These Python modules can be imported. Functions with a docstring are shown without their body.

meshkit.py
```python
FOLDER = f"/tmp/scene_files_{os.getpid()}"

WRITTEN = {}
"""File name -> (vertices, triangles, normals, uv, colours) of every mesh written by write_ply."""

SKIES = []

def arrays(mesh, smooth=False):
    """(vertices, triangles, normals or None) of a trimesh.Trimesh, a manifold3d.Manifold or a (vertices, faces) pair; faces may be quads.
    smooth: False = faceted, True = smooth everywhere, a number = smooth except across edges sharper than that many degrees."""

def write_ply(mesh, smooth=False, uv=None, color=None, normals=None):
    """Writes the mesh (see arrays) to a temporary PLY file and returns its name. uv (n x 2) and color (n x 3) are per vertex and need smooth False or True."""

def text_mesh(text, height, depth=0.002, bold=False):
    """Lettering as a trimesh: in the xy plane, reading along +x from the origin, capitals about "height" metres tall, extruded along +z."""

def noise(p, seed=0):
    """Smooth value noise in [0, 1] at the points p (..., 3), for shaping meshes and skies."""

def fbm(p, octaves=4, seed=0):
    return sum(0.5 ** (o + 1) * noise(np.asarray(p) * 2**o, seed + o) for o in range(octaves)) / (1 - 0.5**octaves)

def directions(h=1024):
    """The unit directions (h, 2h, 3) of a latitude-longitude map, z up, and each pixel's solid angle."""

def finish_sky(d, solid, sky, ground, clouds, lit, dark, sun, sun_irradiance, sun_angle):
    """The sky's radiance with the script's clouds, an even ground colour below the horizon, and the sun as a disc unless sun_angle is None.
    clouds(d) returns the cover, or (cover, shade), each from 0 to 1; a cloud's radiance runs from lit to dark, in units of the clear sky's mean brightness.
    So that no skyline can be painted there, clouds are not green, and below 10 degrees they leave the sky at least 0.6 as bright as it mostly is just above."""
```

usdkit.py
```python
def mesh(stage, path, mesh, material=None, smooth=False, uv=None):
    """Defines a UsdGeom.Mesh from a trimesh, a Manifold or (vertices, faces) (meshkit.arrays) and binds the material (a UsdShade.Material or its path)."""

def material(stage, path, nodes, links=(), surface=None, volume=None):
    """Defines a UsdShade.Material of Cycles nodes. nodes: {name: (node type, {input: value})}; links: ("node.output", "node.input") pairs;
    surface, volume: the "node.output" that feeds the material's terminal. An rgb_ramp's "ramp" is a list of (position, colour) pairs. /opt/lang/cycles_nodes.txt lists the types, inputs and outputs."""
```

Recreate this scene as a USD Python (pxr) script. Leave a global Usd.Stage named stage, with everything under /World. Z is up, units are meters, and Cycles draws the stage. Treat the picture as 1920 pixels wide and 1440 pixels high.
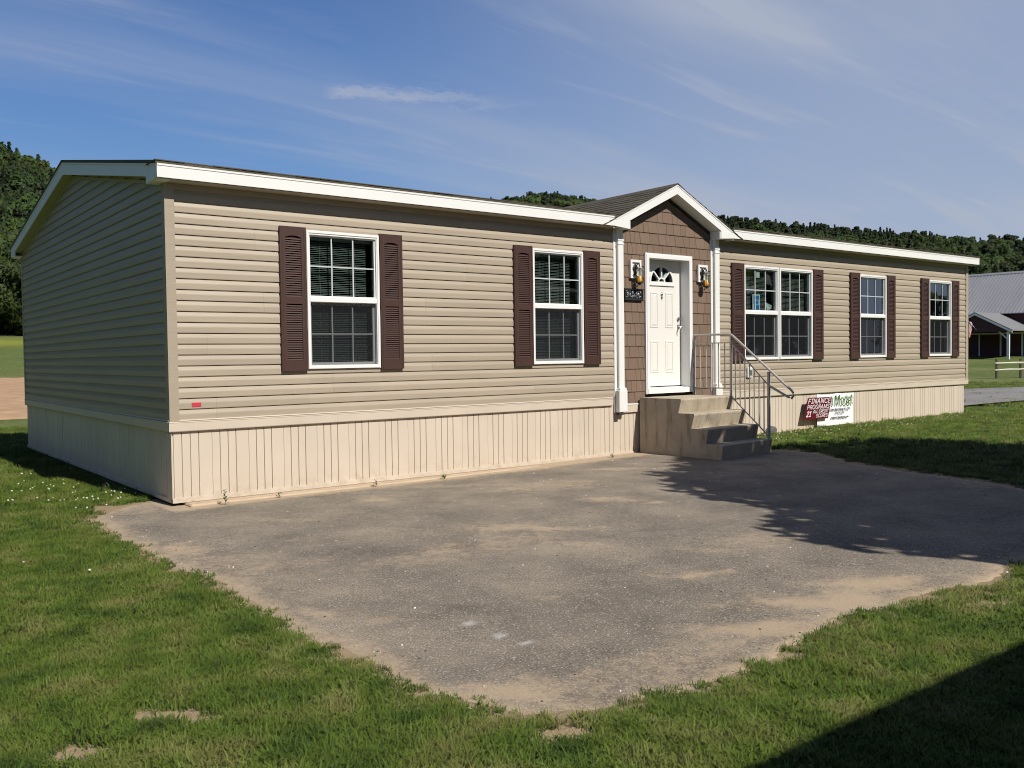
import math, numpy as np, trimesh, manifold3d as mf
import usdkit, meshkit
from pxr import Usd, UsdGeom, UsdLux, UsdShade, Gf, Sdf, Vt
from shapely.geometry import Polygon, box as sbox
from shapely import affinity

stage = Usd.Stage.CreateInMemory()
UsdGeom.SetStageUpAxis(stage, UsdGeom.Tokens.z)
UsdGeom.SetStageMetersPerUnit(stage, 1.0)
UsdGeom.Xform.Define(stage, '/World')
UsdGeom.Scope.Define(stage, '/World/Looks')
rng = np.random.default_rng(7)
X = np.array

# ------------------------------------------------------------------ camera
CAM = X([-2.905, -9.613, 0.6236]); FPX = 1692.5
YAW, PITCH, ROLL = map(math.radians, (37.565, -1.765, -0.7615))
_f = X([math.sin(YAW) * math.cos(PITCH), math.cos(YAW) * math.cos(PITCH), math.sin(PITCH)])
_r = X([math.cos(YAW), -math.sin(YAW), 0.0]); _u = np.cross(_r, _f)
_r, _u = _r * math.cos(ROLL) + _u * math.sin(ROLL), -_r * math.sin(ROLL) + _u * math.cos(ROLL)
cam = UsdGeom.Camera.Define(stage, '/World/camera')
cam.AddTransformOp().Set(Gf.Matrix4d(*_r, 0, *_u, 0, *(-_f), 0, *CAM, 1))
cam.CreateHorizontalApertureAttr(36.0); cam.CreateVerticalApertureAttr(27.0)
cam.CreateFocalLengthAttr(FPX / 1920 * 36); cam.CreateClippingRangeAttr(Gf.Vec2f(0.05, 5000))
cam.CreateExposureAttr(EXPO := 0.15)

# ------------------------------------------------------------------ sky and sun
SUN = X([0.12, -0.95, 0.93]); SUN = SUN / np.linalg.norm(SUN)
SUN_I, SKY_S = 1.25, 0.06
sun = UsdLux.DistantLight.Define(stage, '/World/sun')
z_ = SUN; x_ = np.cross([0, 0, 1.0], z_); x_ /= np.linalg.norm(x_); y_ = np.cross(z_, x_)
sun.AddTransformOp().Set(Gf.Matrix4d(*x_, 0, *y_, 0, *z_, 0, 0, 0, 60, 1))
sun.CreateIntensityAttr(SUN_I); sun.CreateAngleAttr(0.5); sun.CreateNormalizeAttr(True)
sun.CreateColorAttr(Gf.Vec3f(1.0, 0.955, 0.88))
ELEV, ROT = math.asin(SUN[2]), math.atan2(SUN[0], SUN[1])


def M(name, nodes, links, surface=None, volume=None):
    return usdkit.material(stage, '/World/Looks/' + name, nodes, links, surface, volume)


def dirplane(px, py):                      # where a view ray meets the cloud sheet, for the cirrus wisp
    d = _f + (px - 960) / FPX * _r - (py - 720) / FPX * _u
    return d[:2] / (d[2] + 0.12) / np.linalg.norm(d) * np.linalg.norm(d)


wa, wb = dirplane(600, 152), dirplane(1010, 188)
wdir = (wb - wa) / np.linalg.norm(wb - wa); wlen = float(np.linalg.norm(wb - wa)); wang = math.atan2(wdir[1], wdir[0])
sky_mat = M('sky', {
    'tc': ('texture_coordinate', {}), 'sep': ('separate_xyz', {}),
    'sky': ('sky_texture', {'sky_type': 'single_scattering', 'sun_disc': False, 'sun_elevation': ELEV, 'sun_rotation': ROT, 'altitude': 300.0, 'air_density': 1.0, 'aerosol_density': 0.6, 'ozone_density': 2.0}),
    'za': ('math', {'math_type': 'add', 'value2': 0.12}), 'zm': ('math', {'math_type': 'maximum', 'value2': 0.05}),
    'dx': ('math', {'math_type': 'divide'}), 'dy': ('math', {'math_type': 'divide'}), 'pl': ('combine_xyz', {}),
    # broad cirrus veils, drawn out along one wind direction
    'mp': ('mapping', {'rotation': (0, 0, -0.55), 'scale': (0.35, 1.15, 1.0), 'location': (1.3, 0.35, 0)}),
    'n1': ('noise_texture', {'scale': 1.0, 'detail': 6.0, 'roughness': 0.5, 'distortion': 0.35}),
    'r1': ('map_range', {'range_type': 'smoothstep', 'from_min': 0.42, 'from_max': 0.78, 'to_min': 0.0, 'to_max': 0.55, 'clamp': True}),
    'mp2': ('mapping', {'rotation': (0, 0, 0.9), 'scale': (0.6, 4.0, 1.0), 'location': (3.0, 1.0, 0)}),
    'n2': ('noise_texture', {'scale': 1.4, 'detail': 8.0, 'roughness': 0.6, 'distortion': 0.5}),
    'r2': ('map_range', {'range_type': 'smoothstep', 'from_min': 0.5, 'from_max': 0.8, 'to_min': 0.0, 'to_max': 0.35, 'clamp': True}),
    # thin haze veil that thickens towards the east
    'vx': ('map_range', {'range_type': 'smoothstep', 'from_min': 0.35, 'from_max': 0.88, 'to_min': 0.0, 'to_max': 0.62, 'clamp': True}),
    'a1': ('math', {'math_type': 'add'}), 'a2': ('math', {'math_type': 'add'}),
    # the single feathery wisp
    'ws': ('vector_math', {'math_type': 'subtract', 'vector2': (*wa, 0)}), 'wr': ('vector_rotate', {'rotate_type': 'z_axis', 'angle': -wang, 'center': (0, 0, 0)}),
    'wsep': ('separate_xyz', {}),
    'wn': ('noise_texture', {'scale': 7.0, 'detail': 9.0, 'roughness': 0.78}), 'wn2': ('math', {'math_type': 'multiply_add', 'value2': 0.34, 'value3': -0.17}),
    'wy': ('math', {'math_type': 'add'}), 'wya': ('math', {'math_type': 'absolute'}),
    'wm': ('map_range', {'range_type': 'smoothstep', 'from_min': 0.0, 'from_max': 0.07, 'to_min': 1.0, 'to_max': 0.0, 'clamp': True}),
    'wx0': ('map_range', {'range_type': 'smoothstep', 'from_min': 0.0, 'from_max': 0.1 * wlen, 'clamp': True}),
    'wx1': ('map_range', {'range_type': 'smoothstep', 'from_min': 0.35 * wlen, 'from_max': 1.15 * wlen, 'to_min': 1.0, 'to_max': 0.0, 'clamp': True}),
    'w1': ('math', {'math_type': 'multiply'}), 'w2': ('math', {'math_type': 'multiply'}), 'w3': ('math', {'math_type': 'multiply', 'value2': 0.4}),
    'mx': ('math', {'math_type': 'add'}), 'cl': ('clamp', {'min': 0.0, 'max': 0.92}),
    # an even, thin veil of high haze over the whole dome, paler towards the horizon
    'zr': ('rgb_ramp', {'ramp': [(0.0, (0.27, 0.46, 0.76)), (0.12, (0.20, 0.395, 0.72)), (0.28, (0.092, 0.24, 0.59)), (0.45, (0.058, 0.14, 0.40)), (1.0, (0.07, 0.13, 0.31))]}),
    'zs': ('vector_math', {'math_type': 'scale', 'scale': 1.0 / (SKY_S * 2 ** EXPO)}), 'veil': ('mix', {'fac': 0.72}),
    'cc': ('vector_math', {'math_type': 'scale', 'vector1': (0.42, 0.465, 0.57), 'scale': 1.0 / (SKY_S * 2 ** EXPO)}),
    'mix': ('mix', {}),
    'bg': ('background_shader', {'strength': SKY_S}),
}, [('tc.generated', 'sep.vector'), ('sep.z', 'za.value1'), ('za.value', 'zm.value1'), ('sep.x', 'dx.value1'), ('zm.value', 'dx.value2'), ('sep.y', 'dy.value1'), ('zm.value', 'dy.value2'),
    ('dx.value', 'pl.x'), ('dy.value', 'pl.y'), ('pl.vector', 'mp.vector'), ('mp.vector', 'n1.vector'), ('n1.fac', 'r1.value'),
    ('pl.vector', 'mp2.vector'), ('mp2.vector', 'n2.vector'), ('n2.fac', 'r2.value'), ('sep.x', 'vx.value'),
    ('r1.result', 'a1.value1'), ('r2.result', 'a1.value2'), ('a1.value', 'a2.value1'), ('vx.result', 'a2.value2'),
    ('pl.vector', 'ws.vector1'), ('ws.vector', 'wr.vector'), ('wr.vector', 'wsep.vector'), ('pl.vector', 'wn.vector'), ('wn.fac', 'wn2.value1'),
    ('wsep.y', 'wy.value1'), ('wn2.value', 'wy.value2'), ('wy.value', 'wya.value1'), ('wya.value', 'wm.value'), ('wsep.x', 'wx0.value'), ('wsep.x', 'wx1.value'),
    ('wm.result', 'w1.value1'), ('wx0.result', 'w1.value2'), ('w1.value', 'w2.value1'), ('wx1.result', 'w2.value2'), ('w2.value', 'w3.value1'),
    ('a2.value', 'mx.value1'), ('w3.value', 'mx.value2'), ('mx.value', 'cl.value'),
    ('sep.z', 'zr.fac'), ('zr.color', 'zs.vector1'), ('sky.color', 'veil.color1'), ('zs.vector', 'veil.color2'), ('veil.color', 'mix.color1'), ('cc.vector', 'mix.color2'), ('cl.result', 'mix.fac'), ('mix.color', 'bg.color')], 'bg.background')
dome = UsdLux.DomeLight.Define(stage, '/World/sky')
UsdShade.MaterialBindingAPI.Apply(dome.GetPrim()).Bind(sky_mat)


# ------------------------------------------------------------------ materials
def simple(name, col, rough=0.6, var=0.06, nscale=6.0, bump=0.0, bscale=60.0, rand=0.0, spec=0.5, metal=0.0, stretch=(1, 1, 1), island=0.0):
    """a plain surface with uneven tone (noise in place, variation per object or per island) and fine relief"""
    n = {'g': ('geometry', {}), 'mp': ('mapping', {'scale': stretch}), 'n': ('noise_texture', {'scale': nscale, 'detail': 5.0, 'roughness': 0.6}),
         'r': ('map_range', {'from_min': 0.25, 'from_max': 0.75, 'to_min': 1 - var, 'to_max': 1 + var, 'clamp': True}),
         'o': ('object_info', {}), 'ro': ('map_range', {'to_min': 1 - rand, 'to_max': 1 + rand}), 'ri': ('map_range', {'to_min': 1 - island, 'to_max': 1 + island}),
         'm': ('math', {'math_type': 'multiply'}), 'm2': ('math', {'math_type': 'multiply'}),
         'h': ('hsv', {'color': col}), 'p': ('principled_bsdf', {'roughness': rough, 'specular_ior_level': spec, 'metallic': metal})}
    l = [('g.position', 'mp.vector'), ('mp.vector', 'n.vector'), ('n.fac', 'r.value'), ('o.random', 'ro.value'), ('g.random_per_island', 'ri.value'), ('r.result', 'm.value1'), ('ro.result', 'm.value2'),
         ('m.value', 'm2.value1'), ('ri.result', 'm2.value2'), ('m2.value', 'h.value'), ('h.color', 'p.base_color')]
    if bump:
        n['bn'] = ('noise_texture', {'scale': bscale, 'detail': 4.0}); n['b'] = ('bump', {'strength': bump, 'distance': 0.01})
        l += [('mp.vector', 'bn.vector'), ('bn.fac', 'b.height'), ('b.normal', 'p.normal')]
    return M(name, n, l, 'p.BSDF')


m_siding = simple('siding_vinyl', (0.350, 0.290, 0.215), 0.5, 0.08, 1.4, 0.16, 9, 0.035, 0.35, stretch=(0.6, 0.6, 6))
m_skirt = simple('skirting_vinyl', (0.53, 0.45, 0.345), 0.5, 0.05, 2.5, 0.06, 25, 0.012, 0.35)
m_skirt = M('skirting_vinyl_splashed', {'g': ('geometry', {}), 'sp': ('separate_xyz', {}), 'n': ('noise_texture', {'scale': 7.0, 'detail': 6.0, 'roughness': 0.7}), 'n2': ('noise_texture', {'scale': 1.6, 'detail': 4.0}), 'o': ('object_info', {}),
    'zz': ('map_range', {'range_type': 'smoothstep', 'from_min': -0.90, 'from_max': -0.60, 'to_min': 1.0, 'to_max': 0.0, 'clamp': True}), 'nn': ('map_range', {'range_type': 'smoothstep', 'from_min': 0.40, 'from_max': 0.72, 'clamp': True}), 'm': ('math', {'math_type': 'multiply'}), 'm5': ('math', {'math_type': 'multiply', 'value2': 0.55}),
    'r': ('map_range', {'from_min': 0.25, 'from_max': 0.75, 'to_min': 0.94, 'to_max': 1.06, 'clamp': True}), 'ro': ('map_range', {'to_min': 0.985, 'to_max': 1.015}), 'mm': ('math', {'math_type': 'multiply'}), 'h': ('hsv', {'color': (0.545, 0.465, 0.37)}), 'mx': ('mix', {'color2': (0.33, 0.25, 0.165)}), 'b': ('bump', {'strength': 0.10, 'distance': 0.01}), 'p': ('principled_bsdf', {'roughness': 0.5, 'specular_ior_level': 0.35})},
    [('g.position', 'sp.vector'), ('g.position', 'n.vector'), ('g.position', 'n2.vector'), ('sp.z', 'zz.value'), ('n.fac', 'nn.value'), ('zz.result', 'm.value1'), ('nn.result', 'm.value2'), ('m.value', 'm5.value1'), ('n2.fac', 'r.value'), ('o.random', 'ro.value'), ('r.result', 'mm.value1'), ('ro.result', 'mm.value2'), ('mm.value', 'h.value'), ('h.color', 'mx.color1'), ('m5.value', 'mx.fac'), ('mx.color', 'p.base_color'), ('n.fac', 'b.height'), ('b.normal', 'p.normal')], 'p.BSDF')
m_white = simple('white_trim', (0.71, 0.70, 0.66), 0.45, 0.03, 3, 0.04, 30, 0.0, 0.4)
m_frame = simple('white_vinyl', (0.72, 0.71, 0.68), 0.4, 0.02, 4, 0, 30, 0, 0.4)
m_door = simple('door_paint', (0.70, 0.675, 0.62), 0.42, 0.025, 3, 0.03, 40, 0, 0.4)
m_soffit = simple('soffit_vinyl', (0.42, 0.36, 0.27), 0.6, 0.04, 3)
m_shutter = simple('shutter_plastic', (0.056, 0.027, 0.021), 0.5, 0.06, 8, 0.05, 60, 0.03, 0.35)
m_shake = simple('shake_siding', (0.175, 0.118, 0.082), 0.65, 0.10, 9, 0.25, 30, 0.07, 0.3, stretch=(6, 1, 0.6))
m_roof = M('roof_shingles', {'g': ('geometry', {}), 'n': ('noise_texture', {'scale': 160.0, 'detail': 3.0}), 'n2': ('noise_texture', {'scale': 2.2, 'detail': 4.0}),
    'ri': ('map_range', {'to_min': 0.6, 'to_max': 1.3}), 'a': ('map_range', {'from_min': 0.25, 'from_max': 0.75, 'to_min': 0.55, 'to_max': 1.45}), 'b': ('map_range', {'to_min': 0.7, 'to_max': 1.3}),
    'm': ('math', {'math_type': 'multiply'}), 'm2': ('math', {'math_type': 'multiply'}), 'h': ('hsv', {'color': (0.145, 0.126, 0.090)}), 'bp': ('bump', {'strength': 0.5, 'distance': 0.006}), 'p': ('principled_bsdf', {'roughness': 0.9, 'specular_ior_level': 0.2})},
    [('g.position', 'n.vector'), ('g.position', 'n2.vector'), ('g.random_per_island', 'ri.value'), ('n.fac', 'a.value'), ('n2.fac', 'b.value'), ('ri.result', 'm.value1'), ('a.result', 'm.value2'), ('m.value', 'm2.value1'), ('b.result', 'm2.value2'), ('m2.value', 'h.value'), ('h.color', 'p.base_color'), ('n.fac', 'bp.height'), ('bp.normal', 'p.normal')], 'p.BSDF')
m_dark = simple('dark_gap', (0.03, 0.028, 0.026), 0.8)
m_interior = simple('interior_paint', (0.28, 0.26, 0.22), 0.8)
m_blind = simple('blind_slat', (0.40, 0.43, 0.40), 0.5, 0.05, 4, island=0.15)
m_muntin = simple('muntin_vinyl', (0.48, 0.49, 0.49), 0.4)
m_bronze = simple('oiled_bronze', (0.05, 0.042, 0.036), 0.38, 0.15, 30, 0.1, 80, 0, 0.5, 0.6)
m_nickel = simple('satin_nickel', (0.45, 0.43, 0.40), 0.3, 0.05, 30, 0, 30, 0, 0.5, 1.0)
m_bulb = M('amber_bulb', {'p': ('principled_bsdf', {'base_color': (0.9, 0.4, 0.03), 'roughness': 0.2, 'emission_color': (1.0, 0.42, 0.04), 'emission_strength': 0.45})}, [], 'p.BSDF')
m_rail = simple('galvanised_rail', (0.42, 0.385, 0.34), 0.5, 0.12, 12, 0.05, 90, 0.05, 0.5, 0.15)
m_plaque = simple('cast_relief', (0.16, 0.165, 0.17), 0.4, 0.5, 40, 0.3, 60, 0, 0.5, 0.6)
m_black = simple('black_iron', (0.018, 0.017, 0.017), 0.5, 0.1, 20)
m_red = simple('red_sticker', (0.50, 0.035, 0.06), 0.45, 0.12, 40)
m_maroon = simple('maroon_sign', (0.10, 0.006, 0.012), 0.4, 0.06, 8, spec=0.3)
m_print_w = simple('print_white', (0.74, 0.68, 0.68), 0.5)
m_banner = simple('banner_vinyl', (0.78, 0.79, 0.80), 0.4, 0.03, 8)
m_green = simple('print_green', (0.09, 0.18, 0.035), 0.5, 0.1, 12)
m_grey = simple('print_grey', (0.10, 0.10, 0.11), 0.6)
m_blue = simple('paper_blue', (0.02, 0.22, 0.62), 0.5, 0.2, 14)
m_paper = simple('paper_white', (0.74, 0.76, 0.74), 0.6, 0.04, 8)
m_barn = simple('barn_red', (0.05, 0.012, 0.012), 0.7, 0.2, 1.5, 0.2, 8, 0.1)
m_tin = simple('grey_steel_roof', (0.30, 0.295, 0.295), 0.45, 0.06, 0.6, 0, 10, 0.05, 0.5, 0.3)
m_porch = simple('porch_roof', (0.17, 0.17, 0.165), 0.7, 0.08, 1.0)
m_wood = simple('weathered_wood', (0.10, 0.085, 0.06), 0.85, 0.25, 6, 0.3, 40)
m_railw = simple('pale_fence_rail', (0.52, 0.50, 0.38), 0.8, 0.2, 6, 0.3, 40)
m_flagr, m_flagw, m_flagb = simple('flag_red', (0.42, 0.03, 0.04), 0.8), simple('flag_white', (0.62, 0.58, 0.55), 0.8), simple('flag_blue', (0.03, 0.04, 0.13), 0.8)
m_bark = simple('tree_bark', (0.10, 0.08, 0.06), 0.9, 0.3, 5, 0.5, 20)
m_stone = simple('grey_stone', (0.10, 0.095, 0.085), 0.9, 0.3, 12, 0.5, 40)
m_petal = simple('clover_petal', (0.62, 0.62, 0.50), 0.7, 0.1, 30)

# window glass: clear, dim tint, mirror by fresnel, so the sun and the blinds come through
m_glass = M('window_glass', {'lw': ('layer_weight', {'blend': 0.5}), 'pw': ('math', {'math_type': 'power', 'value2': 4.0}), 'f': ('math', {'math_type': 'multiply_add', 'value2': 0.8, 'value3': 0.17}), 't': ('transparent_bsdf', {'color': (0.60, 0.68, 0.65)}), 'gl': ('glossy_bsdf', {'color': (0.9, 0.95, 1.0), 'roughness': 0.012}), 'mx': ('mix_closure', {})},
            [('lw.facing', 'pw.value1'), ('pw.value', 'f.value1'), ('f.value', 'mx.fac'), ('t.BSDF', 'mx.closure1'), ('gl.BSDF', 'mx.closure2')], 'mx.closure')
m_clear = M('lantern_glass', {'lw': ('layer_weight', {'blend': 0.5}), 'pw': ('math', {'math_type': 'power', 'value2': 4.0}), 'f': ('math', {'math_type': 'multiply_add', 'value2': 0.9, 'value3': 0.05}), 't': ('transparent_bsdf', {'color': (0.82, 0.84, 0.8)}), 'gl': ('glossy_bsdf', {'roughness': 0.03}), 'mx': ('mix_closure', {})},
            [('lw.facing', 'pw.value1'), ('pw.value', 'f.value1'), ('f.value', 'mx.fac'), ('t.BSDF', 'mx.closure1'), ('gl.BSDF', 'mx.closure2')], 'mx.closure')
m_screen = M('insect_mesh', {'t': ('transparent_bsdf', {}), 'd': ('diffuse_bsdf', {'color': (0.022, 0.023, 0.025)}), 'mx': ('mix_closure', {'fac': 0.5})},
             [('t.BSDF', 'mx.closure1'), ('d.BSDF', 'mx.closure2')], 'mx.closure')

# concrete of the steps: tan, with dark run-off streaks and lichen-grey blotches
m_concrete = M('step_concrete', {'g': ('geometry', {}), 'n1': ('noise_texture', {'scale': 3.2, 'detail': 6.0, 'roughness': 0.65}), 'mp': ('mapping', {'scale': (5.0, 5.0, 0.9)}), 'n2': ('noise_texture', {'scale': 1.8, 'detail': 5.0, 'roughness': 0.6}),
    'n3': ('noise_texture', {'scale': 90.0, 'detail': 3.0}), 'r1': ('rgb_ramp', {'ramp': [(0.3, (0.32, 0.27, 0.195)), (0.5, (0.39, 0.33, 0.245)), (0.7, (0.45, 0.385, 0.29))]}),
    'r2': ('map_range', {'range_type': 'smoothstep', 'from_min': 0.5, 'from_max': 0.75, 'to_min': 0.0, 'to_max': 0.6, 'clamp': True}), 'sp': ('separate_xyz', {}), 'up': ('map_range', {'from_min': 0.3, 'from_max': 0.8, 'to_min': 1.0, 'to_max': 0.25, 'clamp': True}),
    'mm': ('math', {'math_type': 'multiply'}), 'mx': ('mix', {'color2': (0.085, 0.078, 0.055)}), 'r3': ('map_range', {'to_min': 0.8, 'to_max': 1.2}), 'h': ('hsv', {}), 'b': ('bump', {'strength': 0.35, 'distance': 0.006}), 'p': ('principled_bsdf', {'roughness': 0.9, 'specular_ior_level': 0.2})},
    [('g.position', 'n1.vector'), ('g.position', 'mp.vector'), ('mp.vector', 'n2.vector'), ('g.position', 'n3.vector'), ('n1.fac', 'r1.fac'), ('n2.fac', 'r2.value'), ('g.normal', 'sp.vector'), ('sp.z', 'up.value'), ('r2.result', 'mm.value1'), ('up.result', 'mm.value2'),
     ('mm.value', 'mx.fac'), ('r1.color', 'mx.color1'), ('n3.fac', 'r3.value'), ('r3.result', 'h.value'), ('mx.color', 'h.color'), ('h.color', 'p.base_color'), ('n3.fac', 'b.height'), ('b.normal', 'p.normal')], 'p.BSDF')


def attr(name):
    return ('attribute', {'attribute': name})


SANDC = (0.44, 0.335, 0.22)
m_asphalt = M('old_asphalt', {'g': ('geometry', {}), 'at': attr('sand'), 'wh': attr('pale'),
    'n1': ('noise_texture', {'scale': 1.3, 'detail': 8.0, 'roughness': 0.68}), 'n2': ('noise_texture', {'scale': 85.0, 'detail': 5.0, 'roughness': 0.85}), 'v': ('voronoi_texture', {'scale': 120.0}), 'n4': ('noise_texture', {'scale': 14.0, 'detail': 5.0, 'roughness': 0.7}),
    'base': ('rgb_ramp', {'ramp': [(0.28, (0.116, 0.0985, 0.079)), (0.5, (0.197, 0.166, 0.129)), (0.72, (0.29, 0.241, 0.178))]}),
    'sp': ('map_range', {'from_min': 0.3, 'from_max': 0.7, 'to_min': 0.12, 'to_max': 1.88, 'clamp': True}), 'h': ('hsv', {}),
    'st': ('hsv', {'saturation': 0.25, 'value': 2.6}), 'vr': ('separate_color', {}), 'sel': ('map_range', {'from_min': 0.90, 'from_max': 0.95, 'clamp': True, 'to_max': 0.8}), 'mst': ('mix', {'color2': (0.42, 0.37, 0.31)}),
    'sn': ('math', {'math_type': 'multiply_add', 'value2': 1.5, 'value3': -0.75}), 'sa': ('math', {'math_type': 'add'}), 'sm': ('map_range', {'range_type': 'smoothstep', 'from_min': 0.2, 'from_max': 1.0, 'to_max': 0.8, 'clamp': True}), 'msand': ('mix', {}), 'hs': ('hsv', {'color': SANDC}), 'sp2': ('map_range', {'to_min': 0.78, 'to_max': 1.22}),
    'mw': ('mix', {'color2': (0.56, 0.54, 0.5)}), 'b': ('bump', {'strength': 0.7, 'distance': 0.008}), 'p': ('principled_bsdf', {'roughness': 0.92, 'specular_ior_level': 0.2})},
    [('g.position', 'n1.vector'), ('g.position', 'n2.vector'), ('g.position', 'v.vector'), ('g.position', 'n4.vector'), ('n1.fac', 'base.fac'), ('n2.fac', 'sp.value'), ('sp.result', 'h.value'), ('base.color', 'h.color'),
     ('v.color', 'vr.color'), ('vr.r', 'sel.value'), ('sel.result', 'mst.fac'), ('h.color', 'mst.color1'),
     ('n4.fac', 'sn.value1'), ('at.fac', 'sa.value1'), ('sn.value', 'sa.value2'), ('sa.value', 'sm.value'), ('sm.result', 'msand.fac'), ('mst.color', 'msand.color1'), ('n2.fac', 'sp2.value'), ('sp2.result', 'hs.value'), ('hs.color', 'msand.color2'),
     ('wh.fac', 'mw.fac'), ('msand.color', 'mw.color1'), ('mw.color', 'p.base_color'), ('n2.fac', 'b.height'), ('b.normal', 'p.normal')], 'p.BSDF')
m_road = simple('road_asphalt', (0.19, 0.175, 0.165), 0.9, 0.25, 0.5, 0.3, 120, stretch=(0.3, 1, 1))
m_slab = simple('sandy_concrete', (0.43, 0.33, 0.225), 0.9, 0.15, 5, 0.3, 120)
m_lawn = M('lawn_soil_and_turf', {'g': ('geometry', {}), 'd': attr('dirt'), 'n1': ('noise_texture', {'scale': 1.6, 'detail': 6.0, 'roughness': 0.65}), 'n2': ('noise_texture', {'scale': 45.0, 'detail': 4.0, 'roughness': 0.7}),
    'ra': ('rgb_ramp', {'ramp': [(0.3, (0.062, 0.11, 0.018)), (0.5, (0.085, 0.14, 0.024)), (0.72, (0.135, 0.165, 0.042))]}), 'v': ('map_range', {'from_min': 0.3, 'from_max': 0.7, 'to_min': 0.55, 'to_max': 1.5}), 'h': ('hsv', {}),
    'nd': ('math', {'math_type': 'multiply_add', 'value2': 0.8, 'value3': -0.4}), 'da': ('math', {'math_type': 'add'}), 'dm': ('map_range', {'range_type': 'smoothstep', 'from_min': 0.3, 'from_max': 0.7, 'clamp': True}),
    'v2': ('map_range', {'to_min': 0.7, 'to_max': 1.3}), 'h2': ('hsv', {'color': (0.30, 0.225, 0.135)}),
    'mx': ('mix', {}), 'b': ('bump', {'strength': 0.8, 'distance': 0.02}), 'p': ('principled_bsdf', {'roughness': 0.95, 'specular_ior_level': 0.1})},
    [('g.position', 'n1.vector'), ('g.position', 'n2.vector'), ('n1.fac', 'ra.fac'), ('n2.fac', 'v.value'), ('v.result', 'h.value'), ('ra.color', 'h.color'), ('n2.fac', 'nd.value1'), ('d.fac', 'da.value1'), ('nd.value', 'da.value2'), ('da.value', 'dm.value'), ('dm.result', 'mx.fac'),
     ('n2.fac', 'v2.value'), ('v2.result', 'h2.value'), ('h.color', 'mx.color1'), ('h2.color', 'mx.color2'), ('mx.color', 'p.base_color'), ('n2.fac', 'b.height'), ('b.normal', 'p.normal')], 'p.BSDF')
m_meadow = M('far_meadow', {'g': ('geometry', {}), 'y': attr('yellow'), 'n1': ('noise_texture', {'scale': 0.12, 'detail': 8.0, 'roughness': 0.7}), 'ra': ('rgb_ramp', {'ramp': [(0.3, (0.075, 0.10, 0.03)), (0.5, (0.10, 0.125, 0.035)), (0.7, (0.15, 0.155, 0.06))]}),
    'n2': ('noise_texture', {'scale': 6.0, 'detail': 4.0}), 'v': ('map_range', {'from_min': 0.3, 'from_max': 0.7, 'to_min': 0.7, 'to_max': 1.3}), 'h': ('hsv', {}), 'mx': ('mix', {'color2': (0.30, 0.31, 0.03)}), 'p': ('principled_bsdf', {'roughness': 0.95, 'specular_ior_level': 0.1})},
    [('g.position', 'n1.vector'), ('g.position', 'n2.vector'), ('n1.fac', 'ra.fac'), ('n2.fac', 'v.value'), ('v.result', 'h.value'), ('ra.color', 'h.color'), ('y.fac', 'mx.fac'), ('h.color', 'mx.color1'), ('mx.color', 'p.base_color')], 'p.BSDF')
m_hill = simple('forest_floor', (0.03, 0.042, 0.014), 0.95, 0.4, 0.1)
m_soil = simple('ploughed_soil', (0.37, 0.23, 0.125), 0.95, 0.22, 1.2, 0.8, 3.0)


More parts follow.
